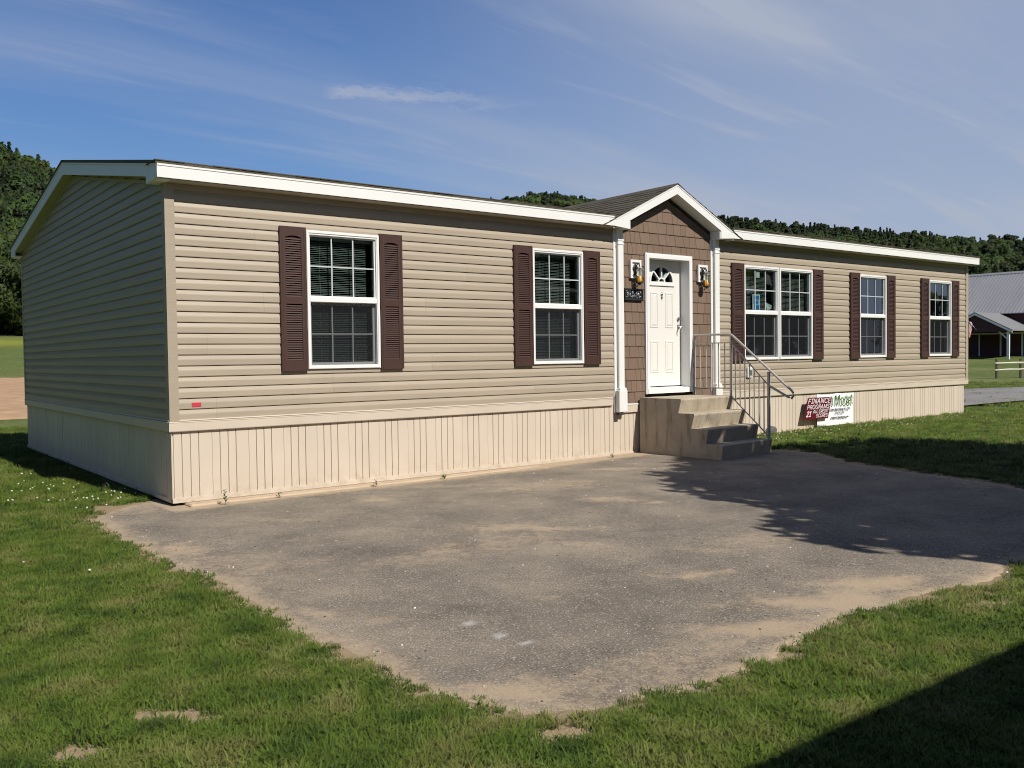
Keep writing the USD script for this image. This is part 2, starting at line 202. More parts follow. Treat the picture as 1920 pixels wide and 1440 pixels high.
def leafmat(name, dark, mid, light, nscale, trans=0.25, rand=0.25, isl=0.25, soft=None, k=0.4):
    """soft: None keeps each leaf's own facing; 'up' turns grass blades' shading to the sky; a number is the crown's middle height, leaves then face outward from it"""
    sn, sl = {}, []
    if soft is not None:
        sn = {'tc': ('texture_coordinate', {}), 'c0': ('vector_math', {'math_type': 'subtract', 'vector2': (0, 0, 0 if soft == 'up' else soft)}), 'c1': ('vector_math', {'math_type': 'normalize'}), 'up': ('combine_xyz', {'x': 0, 'y': 0, 'z': 1.0}),
              'vt': ('vector_transform', {'transform_type': 'normal', 'convert_from': 'object', 'convert_to': 'world'}), 'wn': ('white_noise_texture', {'dimensions': '1D'}), 'wv': ('vector_math', {'math_type': 'subtract', 'vector2': (0.5, 0.5, 0.5)}), 'ws': ('vector_math', {'math_type': 'scale', 'scale': k * 2}),
              'na': ('vector_math', {'math_type': 'add'}), 'nn': ('vector_math', {'math_type': 'normalize'})}
        sl = [('g.random_per_island', 'wn.w'), ('wn.color', 'wv.vector1'), ('wv.vector', 'ws.vector1'), ('ws.vector', 'na.vector2'), ('na.vector', 'nn.vector1'), ('nn.vector', 'p.normal')]
        sl += [('up.vector', 'na.vector1')] if soft == 'up' else [('tc.object', 'c0.vector1'), ('c0.vector', 'c1.vector1'), ('c1.vector', 'vt.vector'), ('vt.vector', 'na.vector1')]
    return M(name, {**sn, 'g': ('geometry', {}), 'n': ('noise_texture', {'scale': nscale, 'detail': 3.0}), 'ra': ('rgb_ramp', {'ramp': [(0.3, dark), (0.5, mid), (0.72, light)]}), 'o': ('object_info', {}),
        'ro': ('map_range', {'to_min': 1 - rand, 'to_max': 1 + rand}), 'ri': ('map_range', {'to_min': 1 - isl, 'to_max': 1 + isl}), 'm': ('math', {'math_type': 'multiply'}), 'hu': ('map_range', {'to_min': 0.487, 'to_max': 0.515}), 'h': ('hsv', {}),
        'p': ('principled_bsdf', {'roughness': 0.6, 'specular_ior_level': 0.25}), 't': ('translucent_bsdf', {}), 'mx': ('mix_closure', {'fac': trans})},
        sl + [('g.position', 'n.vector'), ('n.fac', 'ra.fac'), ('o.random', 'ro.value'), ('g.random_per_island', 'ri.value'), ('ro.result', 'm.value1'), ('ri.result', 'm.value2'), ('m.value', 'h.value'), ('o.random', 'hu.value'), ('hu.result', 'h.hue'), ('ra.color', 'h.color'),
         ('h.color', 'p.base_color'), ('h.color', 't.color'), ('p.BSDF', 'mx.closure1'), ('t.BSDF', 'mx.closure2')], 'mx.closure')


m_grass = leafmat('grass_blade', (0.105, 0.18, 0.025), (0.215, 0.305, 0.042), (0.39, 0.385, 0.118), 3.2, 0.25, 0.3, 0.5, 'up', 0.62)
m_leaf = leafmat('broadleaf_foliage', (0.036, 0.066, 0.012), (0.058, 0.102, 0.016), (0.105, 0.15, 0.028), 0.07, 0.2, 0.35, 0.35, 3.5, 0.75)
m_pine = leafmat('conifer_foliage', (0.024, 0.043, 0.013), (0.034, 0.058, 0.016), (0.048, 0.076, 0.021), 0.1, 0.1, 0.3, 0.35, 3.0, 0.75)
m_near = leafmat('field_edge_foliage', (0.045, 0.085, 0.014), (0.07, 0.12, 0.02), (0.11, 0.165, 0.03), 0.4, 0.25, 0.2, 0.4, 3.5, 0.7)
m_weed = leafmat('weed_leaf', (0.07, 0.11, 0.03), (0.09, 0.13, 0.035), (0.12, 0.16, 0.05), 3, 0.25, 0.2, 0.3)


# ------------------------------------------------------------------ scene helpers
taken = {}


def path_for(name, parent):
    base = (str(parent.GetPath()) if parent is not None else '/World')
    k = taken.get((base, name), 0); taken[(base, name)] = k + 1
    return f'{base}/{name}' + (f'_{k:03d}' if k else '')


def tag(prim, label=None, cat=None, group=None, kind=None):
    for k, v in (('label', label), ('category', cat), ('group', group), ('kind', kind)):
        if v:
            prim.SetCustomDataByKey(k, v)
    return prim


def obj(name, mesh, mat, parent=None, smooth=False, **kw):
    if isinstance(mesh, MB):
        mesh = mesh.arrays()
    m = usdkit.mesh(stage, path_for(name, parent), mesh, mat, smooth)
    return tag(m.GetPrim(), **kw)


def thing(name, label, cat, loc=(0, 0, 0), rot=0.0, group=None):
    x = UsdGeom.Xform.Define(stage, path_for(name, None))
    x.AddTranslateOp().Set(Gf.Vec3d(*map(float, loc)))
    if rot:
        x.AddRotateZOp().Set(math.degrees(rot))
    return tag(x.GetPrim(), label, cat, group)


def primvar(prim, name, values):
    UsdGeom.PrimvarsAPI(prim).CreatePrimvar(name, Sdf.ValueTypeNames.FloatArray, 'vertex').Set(Vt.FloatArray.FromNumpy(np.asarray(values, np.float32)))


class MB:
    """collects shapes into one mesh"""
    def __init__(self): self.v, self.f, self.n = [], [], 0
    def add(self, v, f):
        f = np.asarray(f)
        if f.shape[1] == 4: f = np.vstack([f[:, [0, 1, 2]], f[:, [0, 2, 3]]])
        self.v.append(np.asarray(v, float)); self.f.append(f + self.n); self.n += len(v); return self
    def mesh(self, m): return self.add(m.vertices, m.faces)
    def man(self, m):
        k = m.to_mesh(); return self.add(k.vert_properties[:, :3], k.tri_verts)
    def box(self, x0, x1, y0, y1, z0, z1):
        v = [(x, y, z) for x in (x0, x1) for y in (y0, y1) for z in (z0, z1)]
        return self.add(v, [(0, 1, 3, 2), (4, 6, 7, 5), (0, 4, 5, 1), (2, 3, 7, 6), (0, 2, 6, 4), (1, 5, 7, 3)])
    def tube(self, pts, r, n=10, cap=True):
        pts = np.asarray(pts, float); k = len(pts); r = np.broadcast_to(np.asarray(r, float), (k,))
        t = np.gradient(pts, axis=0); t /= np.linalg.norm(t, axis=1, keepdims=True)
        ref = X([0, 0, 1.0]) if abs(t[0][2]) < 0.9 else X([1.0, 0, 0])
        v = []
        for i in range(k):
            a = np.cross(t[i], ref); a /= np.linalg.norm(a); b = np.cross(t[i], a); ref = np.cross(a, t[i]) if abs(np.dot(ref, t[i])) > 0.95 else ref
            th = np.arange(n) / n * 2 * np.pi
            v.append(pts[i] + r[i] * (np.cos(th)[:, None] * a + np.sin(th)[:, None] * b))
        v = np.vstack(v); f = []
        for i in range(k - 1):
            for j in range(n):
                q = (j + 1) % n; f.append((i * n + j, (i + 1) * n + j, (i + 1) * n + q, i * n + q))
        self.add(v, f)
        if cap:
            for e, o in ((0, 0), (k - 1, (k - 1) * n)):
                vv = np.vstack([v[o:o + n], pts[e]]); self.add(vv, [(j, (j + 1) % n, n) if e == 0 else ((j + 1) % n, j, n) for j in range(n)])
        return self
    def prism(self, poly, a0, a1, axis):
        """poly: (u,w) outline or shapely polygon extruded between a0 and a1 along axis ('x': u=y,w=z; 'y': u=x,w=z; 'z': u=x,w=y)"""
        p = poly if isinstance(poly, Polygon) else Polygon(poly)
        m = trimesh.creation.extrude_polygon(p, abs(a1 - a0), engine='earcut'); v = m.vertices.copy(); lo = min(a0, a1)
        if axis == 'x': w = np.stack([v[:, 2] + lo, v[:, 0], v[:, 1]], 1); f = m.faces
        elif axis == 'y': w = np.stack([v[:, 0], v[:, 2] + lo, v[:, 1]], 1); f = m.faces[:, ::-1]
        else: w = v + [0, 0, lo]; f = m.faces
        return self.add(w, f)
    def quadgrid(self, P):
        h, w = P.shape[:2]; i = np.arange(h * w).reshape(h, w)
        return self.add(P.reshape(-1, 3), np.stack([i[:-1, :-1], i[:-1, 1:], i[1:, 1:], i[1:, :-1]], -1).reshape(-1, 4))
    def arrays(self): return np.vstack(self.v), np.vstack(self.f)


def B(*a): return MB().box(*a)


def rbox(x0, x1, y0, y1, z0, z1, r=0.006):
    """box with chamfered edges"""
    m = mf.Manifold.hull_points([(x, y, z) for x, y, z in [(xx + sx * ax, yy + sy * ay, zz + sz * az) for xx, sx in ((x0, 1), (x1, -1)) for yy, sy in ((y0, 1), (y1, -1)) for zz, sz in ((z0, 1), (z1, -1)) for ax, ay, az in ((0, r, r), (r, 0, r), (r, r, 0))]])
    return MB().man(m)


def sphere(c, r, sx=1, sy=1, sz=1, n=2):
    m = trimesh.creation.icosphere(subdivisions=n, radius=r); m.apply_scale([sx, sy, sz]); m.apply_translation(c); return m


def lathe(prof, c=(0, 0, 0), n=16):
    m = trimesh.creation.revolve(np.asarray(prof, float), sections=n); m.apply_translation(c); return m


def instancer(name, protos, pos, yaw, scale, idx, **kw):
    p = UsdGeom.PointInstancer.Define(stage, path_for(name, None)); prim = tag(p.GetPrim(), **kw); paths = []
    for nm, mesh, mat in protos:
        q = obj(nm, mesh, mat, prim); paths.append(q.GetPath())
    p.CreatePrototypesRel().SetTargets(paths)
    p.CreateProtoIndicesAttr(Vt.IntArray.FromNumpy(np.asarray(idx, np.int32)))
    p.CreatePositionsAttr(Vt.Vec3fArray.FromNumpy(np.asarray(pos, np.float32)))
    s = np.asarray(scale, np.float32); s = np.stack([s, s, s], 1) if s.ndim == 1 else s
    p.CreateScalesAttr(Vt.Vec3fArray.FromNumpy(s))
    p.CreateOrientationsAttr(Vt.QuathArray([Gf.Quath(float(math.cos(a / 2)), 0, 0, float(math.sin(a / 2))) for a in yaw]))
    return prim


# ------------------------------------------------------------------ the lie of the land
def sm(t): t = np.clip(t, 0, 1); return t * t * (3 - 2 * t)


def H(x, y):
    x, y = np.asarray(x, float), np.asarray(y, float)
    dx, dy = x - CAM[0], y - CAM[1]; r = np.hypot(dx, dy); az = np.degrees(np.arctan2(dx, dy))
    near = np.interp(x, [0, 3, 5.4, 7, 8.2, 9.3, 10.5, 17], [-.90, -.89, -.87, -.845, -.832, -.775, -.752, -.74])
    left = np.interp(r, [0, 30, 60, 90, 110], [-.9, -.9, -.1, 1.9, 3.7]); right = np.interp(r, [0, 20, 34, 48, 62, 80, 110], [-.8, -.82, -.9, -1.0, -.8, -.42, .8])
    far = left + (right - left) * sm((az - 25) / 25)
    back = np.where(az > 0, sm((az - 90) / 25), sm((-az - 125) / 25)); far = far * (1 - back) - .9 * back
    z = near + (far - near) * sm((r - 20) / 12)
    top = np.interp(az, [-180, -120, -20, 8, 11, 20, 36, 40, 43, 50, 58, 67, 80, 90], [40, 50, 60, 61, 54, 49, 51.5, 55, 51.5, 44, 37, 29.5, 23, 18]); hill = sm((r - 108) / 245) * (1 - back)
    return z + hill * (top - z) * (r > 100)


def near_noise(x, y, s, seed): return meshkit.fbm(np.stack([np.asarray(x) * s, np.asarray(y) * s, np.zeros_like(x)], -1), 4, seed)


# the worn outline of the asphalt pad
import shapely
PAD = Polygon([(8.3, .2), (.14, .2), (-.03, .5), (-.42, .33), (-.8, -.09), (-.85, -.6), (-.86, -1.17), (-.87, -1.6), (-.86, -2.05), (-.85, -2.84), (-.77, -3.4), (-.78, -3.85), (-.8, -4.33), (-.84, -4.86), (-.82, -5.12), (-.78, -5.33), (-.78, -5.6), (-.77, -5.9), (-.76, -6.17), (-.69, -6.31), (-.63, -6.52), (-.59, -6.66), (-.49, -6.74), (-.36, -6.8), (-.26, -6.86), (-.11, -6.86), (.05, -6.84), (.21, -6.89), (.51, -6.89),
               (.88, -6.83), (1.29, -6.77), (1.68, -6.71), (1.96, -6.74), (2.26, -6.77), (2.53, -6.76), (2.81, -6.83), (3.16, -6.86), (3.87, -6.76), (5.2, -6.85), (6.9, -6.7), (7.12, -5.39), (7.32, -4.98), (7.36, -4.6), (7.55, -3.87), (7.81, -2.99), (8.4, -2.1), (8.43, -1.47), (8.2, -1.3)])
shapely.prepare(PAD)


def drive_sd(x, y):
    """signed distance into the worn asphalt pad: positive inside"""
    x, y = np.asarray(x, float), np.asarray(y, float); out = np.full(x.shape, -3.0); k = (x > -4) & (x < 11.5) & (y > -10) & (y < 3.5)
    p = shapely.points(x[k], y[k]); d = shapely.distance(PAD.exterior, p); d = np.where(shapely.contains(PAD, p), d, -d)
    out[k] = d + (near_noise(x[k], y[k], 6.0, 4) - .5) * .10 + (near_noise(x[k], y[k], 19.0, 14) - .5) * .07
    return out


def grid(x0, x1, y0, y1, s): return np.meshgrid(np.arange(x0, x1 + s / 2, s), np.arange(y0, y1 + s / 2, s))


def patch_dirt(x, y):
    d = np.zeros_like(x)
    n1, n2 = (near_noise(x, y, 5.5, 71) - .5) * .22, (near_noise(x, y, 6.5, 72) - .5) * .16
    for cx, cy, ru, rv, a in ((-1.76, -5.69, .24, .10, 1.1), (-1.62, -5.86, .14, .06, .8), (-2.14, -5.85, .13, .09, 1), (-2.2, -6.0, .16, .08, .9), (-1.12, -5.05, .08, .05, .7), (-.93, -5.45, .2, .09, .8), (-.58, -6.9, .26, .1, .9), (-.2, -7.05, .2, .08, .6), (.99, -7.31, .1, .05, .8), (.03, -7.13, .12, .05, .6), (2.6, -7.1, .35, .12, .7), (-.55, .35, .4, .22, .85), (-1.05, -1.6, .3, .5, .35), (-2.1, -4.2, .5, .25, .4), (-1.6, -1.2, .6, .3, .35)):
        u = (x - cx) * .793 - (y - cy) * .61 + n1; v = (x - cx) * .61 + (y - cy) * .793 + n2
        d = np.maximum(d, a * np.exp(-((u / ru) ** 2 + (v / rv) ** 2)))
    return d


# lawn near the house: fine sheet
gx, gy = grid(-9, 16, -12, 13, .08)
nz = H(gx, gy) + (near_noise(gx, gy, 2.2, 11) - .5) * .03
sd = drive_sd(gx, gy)
nz = nz - .03 * sm((sd - .02) / .12)
lawn_dirt = np.clip(np.maximum(patch_dirt(gx, gy) * 1.1, 1.0 - np.abs(sd + .03) / .28 * .9), 0, 1)
lawn_dirt = np.where((gy > -.45) & (gx > -.2) & (gx < 17.1), np.maximum(lawn_dirt, .6 * (gy < .3)), lawn_dirt)
lawn = obj('lawn', MB().quadgrid(np.stack([gx, gy, nz], -1)), m_lawn, smooth=True, kind='structure')
primvar(lawn, 'dirt', lawn_dirt.ravel())
# land beyond, in rings round the viewer, out to the horizon
rr = np.concatenate([np.linspace(0, 30, 26)[:-1], np.linspace(30, 108, 40)[:-1]]); aa = np.radians(np.arange(-180, 181, 2.0))
ra_, aa_ = np.meshgrid(rr, aa, indexing='ij'); px, py = CAM[0] + ra_ * np.sin(aa_), CAM[1] + ra_ * np.cos(aa_)
inside = np.minimum(np.minimum(px + 9, 16 - px), np.minimum(py + 12, 13 - py))
pz = H(px, py) - .14 * sm((inside + .4) / 1.2)
mead = obj('meadow', MB().quadgrid(np.stack([px, py, pz], -1)[:, ::-1]), m_meadow, smooth=True, kind='structure')
az_ = np.degrees(aa_); yl = np.exp(-((ra_ - 97) / 4.5) ** 2) * (az_ < 30) * (az_ > -30)
primvar(mead, 'yellow', (yl * .45)[:, ::-1].ravel())
rr2 = np.concatenate([np.linspace(105, 360, 60), [420, 600, 1000, 2500]]); aa2 = np.radians(np.arange(-180, 181, 1.5))
ra2, aa2_ = np.meshgrid(rr2, aa2, indexing='ij'); px, py = CAM[0] + ra2 * np.sin(aa2_), CAM[1] + ra2 * np.cos(aa2_)
pz = H(px, py) + 2.5 * (near_noise(px, py, .03, 5) - .5) * sm((ra2 - 110) / 60) - .05 * (ra2 < 109)
obj('hillside', MB().quadgrid(np.stack([px, py, pz], -1)[:, ::-1]), m_hill, smooth=True, kind='structure')
# ploughed strip on the left, with clods
ra3, aa3 = np.meshgrid(np.linspace(27.5, 56, 140), np.radians(np.linspace(-3, 24, 160)), indexing='ij'); px, py = CAM[0] + ra3 * np.sin(aa3), CAM[1] + ra3 * np.cos(aa3)
edge = np.minimum(ra3 - 27.5, 56 - ra3) / 1.0
pz = H(px, py) + .07 + .12 * (near_noise(px, py, 1.6, 8) - .5) - .2 * (1 - sm(edge + .3))
obj('ploughed_field', MB().quadgrid(np.stack([px, py, pz], -1)[:, ::-1]), m_soil, smooth=True, kind='structure')
# side road past the right end of the house
e0, e1 = X([19.0, 1.0]), X([33.0, 7.4])
rdv = X([.45, -.89]); rdv = (X([23.2, 1.25]) - X([19.0, .82])); rdv /= np.linalg.norm(rdv)
t_, w_ = np.meshgrid(np.linspace(4.8, 40, 44), np.linspace(0, 1, 14)); 
def road_pt(t, w):
    n0 = X([16.0, .55]) + 0 * t[..., None]; nearp = X([18.4, .75]) + t[..., None] * X([.985, .12]); farp = X([31.0, 7.3]) + t[..., None] * X([.985, -.17]) * 1.15
    return nearp + (farp - nearp) * w[..., None]
P = road_pt(t_ - 6, w_); obj('road', MB().quadgrid(np.dstack([P, H(P[..., 0], P[..., 1]) + .08])), m_road, smooth=True, kind='structure')

# the worn asphalt pad
gx2, gy2 = grid(-1.6, 9.2, -7.4, .6, .035)
sd2 = drive_sd(gx2, gy2); cx_, cy_ = gx2[:-1, :-1] + .02, gy2[:-1, :-1] + .02
inside = drive_sd(cx_, cy_) > -.08
z2 = H(gx2, gy2) + .004 + (near_noise(gx2, gy2, .9, 21) - .5) * .02 - .05 * (1 - sm((sd2 + .09) / .13))
i = np.arange(gx2.size).reshape(gx2.shape); q = np.stack([i[:-1, :-1], i[:-1, 1:], i[1:, 1:], i[1:, :-1]], -1)[inside]
used, q = np.unique(q, return_inverse=True); q = q.reshape(-1, 4)
drive = obj('driveway', MB().add(np.stack([gx2, gy2, z2], -1).reshape(-1, 3)[used], q), m_asphalt, smooth=True, kind='structure')
sand = np.clip(1.0 - sd2 / (.12 + .3 * near_noise(gx2, gy2, 1.1, 33)), 0, 1) * .95
ns = near_noise(gx2 * .8, gy2 * 1.5, .8, 31); sand = np.maximum(sand, sm((ns - .50) / .2) * .5)
wob, wob2 = (near_noise(gx2, gy2, 1.9, 35) - .5) * .7, (near_noise(gx2, gy2, 2.6, 36) - .5) * .45
for cx, cy, ru, rv, a in ((1.9, -1.07, .5, .2, .75), (2.03, -3.47, .55, .2, .8), (3.73, -3.29, .2, .12, .9), (1.83, -5.43, .4, .13, .8), (1.93, -6.45, .6, .26, 1.15), (1.2, -6.62, .4, .2, 1.1), (2.5, -6.45, .4, .22, 1.05), (-.62, -2.2, .2, .35, .9), (-.65, -3.98, .2, .25, .8), (-.62, -4.69, .2, .2, .8), (1.9, -4.19, .28, .13, .6), (5.34, -1.25, .6, .25, .7), (3.52, -2.78, .45, .18, .75), (1.03, -3.7, .4, .17, .6), (-.34, -6.4, .4, .16, .95), (-.38, -4.97, .32, .13, .6), (2.54, -5.02, .28, .13, .65), (.75, -5.32, .2, .08, .5), (3.0, -.9, 1.2, .2, .55), (.5, -1.5, .6, .2, .5)):
    u = (gx2 - cx) * .793 - (gy2 - cy) * .61 + wob; v = (gx2 - cx) * .61 + (gy2 - cy) * .793 + wob2
    sand = np.maximum(sand, a * np.exp(-((u / ru) ** 2 + (v / rv) ** 2)))
sand = np.maximum(sand, .95 * sm((gy2 + .55) / .3) * (gx2 > -.1) * sm((7.2 - gx2) / .5))
primvar(drive, 'sand', sand.ravel()[used])
pale = np.zeros_like(gx2)
for cx, cy, rx, ry in ((-.01, -5.42, .05, .03), (-.01, -5.71, .04, .035), (.03, -5.89, .05, .015)):
    pale = np.maximum(pale, np.exp(-(((gx2 - cx) / rx) ** 2 + ((gy2 - cy) / ry) ** 2) ** 2))
primvar(drive, 'pale', pale.ravel()[used] * .6)
obj('concrete_footing', rbox(.12, 6.84, -.2, .5, -1.05, -.872, .015), m_slab, kind='structure')

# ------------------------------------------------------------------ THE HOME
L, W, C_ = 17.067, 8.2, .1143
home = thing('manufactured_home', 'long single-storey beige home with white eaves and burgundy shutters', 'house')
WIN = [(1.535, 2.475), (4.835, 5.765), (9.36, 10.315), (10.33, 11.30), (12.815, 13.755), (15.39, 16.33)]
WZ0, WZ1 = .505, 2.09
DX0, DX1, DZ0, DZ1 = 7.06, 8.03, .035, 2.11
# bearing wall behind the cladding, with the openings cut through
outer = Polygon([(0.02, -.10), (L - .02, -.10), (L - .02, 2.46), (8.6, 2.46), (7.55, 2.97), (6.5, 2.46), (.02, 2.46)])
holes = [sbox(a + .03, WZ0 + .03, b - .03, WZ1 - .03) for a, b in WIN] + [sbox(DX0, DZ0, DX1, DZ1)]
for h in holes: outer = outer.difference(h)
obj('wall', MB().prism(outer, 0.002, .11, 'y'), m_interior, home)
gab = Polygon([(.02, -.10), (W - .02, -.10), (W - .02, 2.5), (W / 2, 3.2), (.02, 2.5)])
obj('wall', MB().prism(gab, .004, .10, 'x'), m_siding, home)
obj('wall', MB().prism(gab, L - .10, L - .004, 'x'), m_siding, home)
obj('wall', B(.02, L - .02, W - .1, W - .004, -.1, 2.46), m_siding, home)
obj('interior_floor', B(.1, L - .1, .115, W - .1, -.1, 0.0), m_interior, home)
obj('interior_wall', MB().box(.1, L - .1, 3.6, 3.7, 0, 2.46).box(3.6, 3.7, .115, 3.6, 0, 2.46).box(6.2, 6.3, .115, 3.6, 0, 2.46).box(12.0, 12.1, .115, 3.6, 0, 2.46).box(14.5, 14.6, .115, 3.6, 0, 2.46), m_interior, home)
obj('ceiling', B(.1, L - .1, .115, W - .1, 2.44, 2.46), m_interior, home)

# lap siding: every course a board of its own
def lap(z0, lo=None, hi=None):
    """Dutch lap outline (y, z) of the course at z0, cut to lo..hi"""
    p = Polygon([(0, z0 + .005), (-.011, z0 + .004), (-.0168, z0), (-.0178, z0 + .005), (-.0178, z0 + .058), (-.0164, z0 + .066), (-.0055, z0 + .101), (-.004, z0 + C_ + .004), (0, z0 + C_ + .004)])
    return p if lo is None else p.intersection(sbox(-1, lo, 1, hi))


for xa, xb, cut in ((.076, 6.372, WIN[:2]), (8.716, L - .076, WIN[2:])):
    blocks = []
    for a, b in cut:
        if blocks and a - blocks[-1][1] < .06: blocks[-1] = (blocks[-1][0], b)
        else: blocks.append((a, b))
    for k in range(21):
        z0 = k * C_
        inwin = z0 + C_ > WZ0 + .02 and z0 < WZ1 - .02
        edges = [xa] + sum([[a + .02, b - .02] for a, b in blocks], []) + [xb]
        row = k // 2; lap_x = [xa + ((row * 1.37 + 2.1 * j + .4) % (xb - xa)) for j in range(2)]
        for j in range(len(edges) - 1):
            a, b = edges[j], edges[j + 1]; win = j % 2 == 1
            cutsx = [a] + sorted(t for t in lap_x if a + .2 < t < b - .2) + [b]
            for c, d in zip(cutsx[:-1], cutsx[1:]):
                if not win or not inwin: obj('siding_board', MB().prism(lap(z0), c + (.001 if c > a else 0), d, 'x'), m_siding, home)
                else:
                    if z0 < WZ0 + .02: obj('siding_board', MB().prism(lap(z0, z0, WZ0 + .02), c, d, 'x'), m_siding, home)
                    if z0 + C_ > WZ1 - .02: obj('siding_board', MB().prism(lap(z0, WZ1 - .02, z0 + C_ + .004), c, d, 'x'), m_siding, home)
# gable end, left: courses cut along the rake
RS = .178
def under(y): return 2.474 + RS * (y + .2) if y < W / 2 else 2.474 + RS * (W + .2 - y)
for k in range(28):
    z0 = k * C_
    p = MB().prism(lap(z0), .076, W - .076, 'x').arrays()
    man = mf.Manifold(mf.Mesh(np.asarray(np.stack([p[0][:, 1], W - p[0][:, 0], p[0][:, 2]], 1), np.float32), np.asarray(p[1], np.uint32)))
    n1, n2 = X([0, RS, -1.0]), X([0, -RS, -1.0]); n1 /= np.linalg.norm(n1); n2 /= np.linalg.norm(n2)
    man = man.trim_by_plane(list(n1), float(n1 @ X([0, 0, under(0) - .01]))); man = man.trim_by_plane(list(n2), float(n2 @ X([0, W, under(W) - .01])))
    if man.num_tri(): obj('siding_board', MB().man(man), m_siding, home)
# corner posts and base trim
for x0, x1, y0, y1 in ((-.022, .078, -.024, .0), (L - .078, L + .022, -.024, .0)):
    s = 1 if x0 < 1 else -1; ex = x0 if s > 0 else x1
    post = Polygon([(ex, -.028), (ex + s * .10, -.028), (ex + s * .10, 0), (ex + s * .02, 0), (ex + s * .02, .076), (ex, .076)])
    obj('corner_post', MB().prism(post, -.05, 2.462, 'z'), m_siding, home)
obj('corner_post', MB().prism(Polygon([(-.022, W + .02), (-.022, W - .076), (0, W - .076), (0, W), (.08, W), (.08, W + .02)]), -.05, 2.462, 'z'), m_siding, home)
trim_p = [(0.02, -.012), (-.030, -.016), (-.034, -.022), (-.030, -.028), (-.026, -.112), (-.022, -.12), (.02, -.12)]
lip_p = [(0.0, .004), (-.026, .002), (-.030, -.003), (-.030, -.010), (0, -.012)]
for xa, xb in ((-.03, 6.34), (8.74, L + .03)):
    obj('base_trim', MB().prism(trim_p, xa, xb, 'x'), m_skirt, home); obj('trim_lip', MB().prism(lip_p, max(xa, .078), min(xb, L - .078), 'x'), m_skirt, home)
for pr, nm in ((trim_p, 'base_trim'), (lip_p, 'trim_lip')):
    v, f = MB().prism(pr, 0.0 if nm == 'base_trim' else .076, W, 'x').arrays()
    obj(nm, MB().add(np.stack([v[:, 1], W - v[:, 0], v[:, 2]], 1), f), m_skirt, home)
# J-channel under the eave
for xa, xb in ((.078, 6.372), (8.716, L - .078)): obj('frieze_channel', B(xa, xb, -.024, -.001, 2.402, 2.462), m_siding, home)
# skirting: 16 inch ribbed panels
def panel_profile(w0, w1):
    pts = []; base = [(0, .0), (.003, -.012), (.083, -.012), (.0850, .003), (.0890, .003), (.091, -.012), (.172, -.012), (.1740, .003), (.1780, .003), (.18, -.012), (.259, -.012), (.2610, .003), (.2650, .003), (.267, -.0125), (.403, -.0125), (.4055, .0)]
    return base


for face in range(2):
    n = int((L if face == 0 else W) / .406) + 1; start = .02 if face == 0 else .0
    for k in range(n):
        a = start + k * .406; lim = (L - .10 if face == 0 else W - .03); b = min(a + .4055, lim)
        if b - a < .03: continue
        pr = [(a + u, y) for u, y in panel_profile(0, 0) if a + u < b]; pr = pr + [(b, pr[-1][1])] if pr[-1][0] < b - .001 else pr
        j = rng.normal(0, .0012)
        poly = [(u, y + j + .02) for u, y in pr] + [(b, .05), (a, .05)]
        v, f = MB().prism(poly, -.868, -.112, 'z').arrays()
        if face == 1: v = np.stack([v[:, 1] - .0, W - .01 - v[:, 0], v[:, 2]], 1)
        obj('skirting_panel', MB().add(v, f), m_skirt, home)
obj('bottom_rail', MB().box(-.004, 6.86, -.016, .03, -.868, -.826).box(-.004, 6.86, -.006, .03, -.826, -.818), m_skirt, home)
obj('bottom_rail', MB().box(8.0, L - .08, -.006, .03, -.868, -.826), m_skirt, home)
obj('bottom_rail', MB().box(-.008, .03, .035, W, -.868, -.826), m_skirt, home)
obj('corner_flashing', MB().box(-.006, .0, -.004, .16, -.825, -.14).box(-.012, -.006, .155, .162, -.83, -.45), m_skirt, home)

# roof
def roof_z(y, top): return top + RS * (y + .2) if y < W / 2 else top + RS * (W + .2 - y)
deck = [(-.215, 2.612), (W / 2, 2.612 + RS * (W / 2 + .215)), (W + .215, 2.612), (W + .215, 2.642), (W / 2, 2.644 + RS * (W / 2 + .215)), (-.215, 2.642)]
body = [(-.198, 2.48), (W / 2, 2.48 + RS * (W / 2 + .2)), (W + .198, 2.48), (W + .198, 2.61), (W / 2, 2.61 + RS * (W / 2 + .2)), (-.198, 2.61)]
deck_mid = [(.13, 2.612 + RS * .345), (W / 2, deck[1][1]), (W + .215, 2.612), (W + .215, 2.642), (W / 2, deck[4][1]), (.13, 2.643 + RS * .345)]
roof = obj('roof', MB().prism(deck, -.155, 6.25, 'x').prism(deck_mid, 6.25, 8.85, 'x').prism(deck, 8.85, L + .14, 'x'), m_roof, home)
# thin wavering shingle butts along the front eave
sh = MB(); xs = -.16
while xs < L + .1:
    w = .30 + rng.uniform(-.01, .01)
    if xs + w < 6.28 or xs > 8.82: sh.box(xs, min(xs + w - .006, L + .14), -.222 + rng.uniform(-.004, .004), .1, 2.6425, 2.650 + rng.uniform(0, .004))
    xs += w
tag(obj('eave_shingle_row', sh, m_roof, home), kind='stuff')
body_mid = [(.12, 2.48 + RS * .32), (W / 2, body[1][1]), (W + .198, 2.48), (W + .198, 2.61), (W / 2, body[4][1]), (.12, 2.61 + RS * .32)]
obj('roof_core', MB().prism(body, -.12, 6.45, 'x').prism(body_mid, 6.45, 8.65, 'x').prism(body, 8.65, L + .10, 'x'), m_soffit, home)
# eave fascia (front), broken by the entry gable; raised drip lip along the top
for xa, xb in ((-.142, 6.215), (8.885, L + .125)):
    obj('fascia', MB().box(xa, xb, -.214, -.200, 2.476, 2.594).box(xa, xb, -.220, -.200, 2.594, 2.613), m_white, home)
obj('fascia', B(-.142, L + .125, W + .2, W + .214, 2.476, 2.612), m_white, home)
for xa, xb in ((-.12, 6.45), (8.65, L + .10)): obj('soffit', B(xa, xb, -.199, .0, 2.464, 2.479), m_soffit, home)
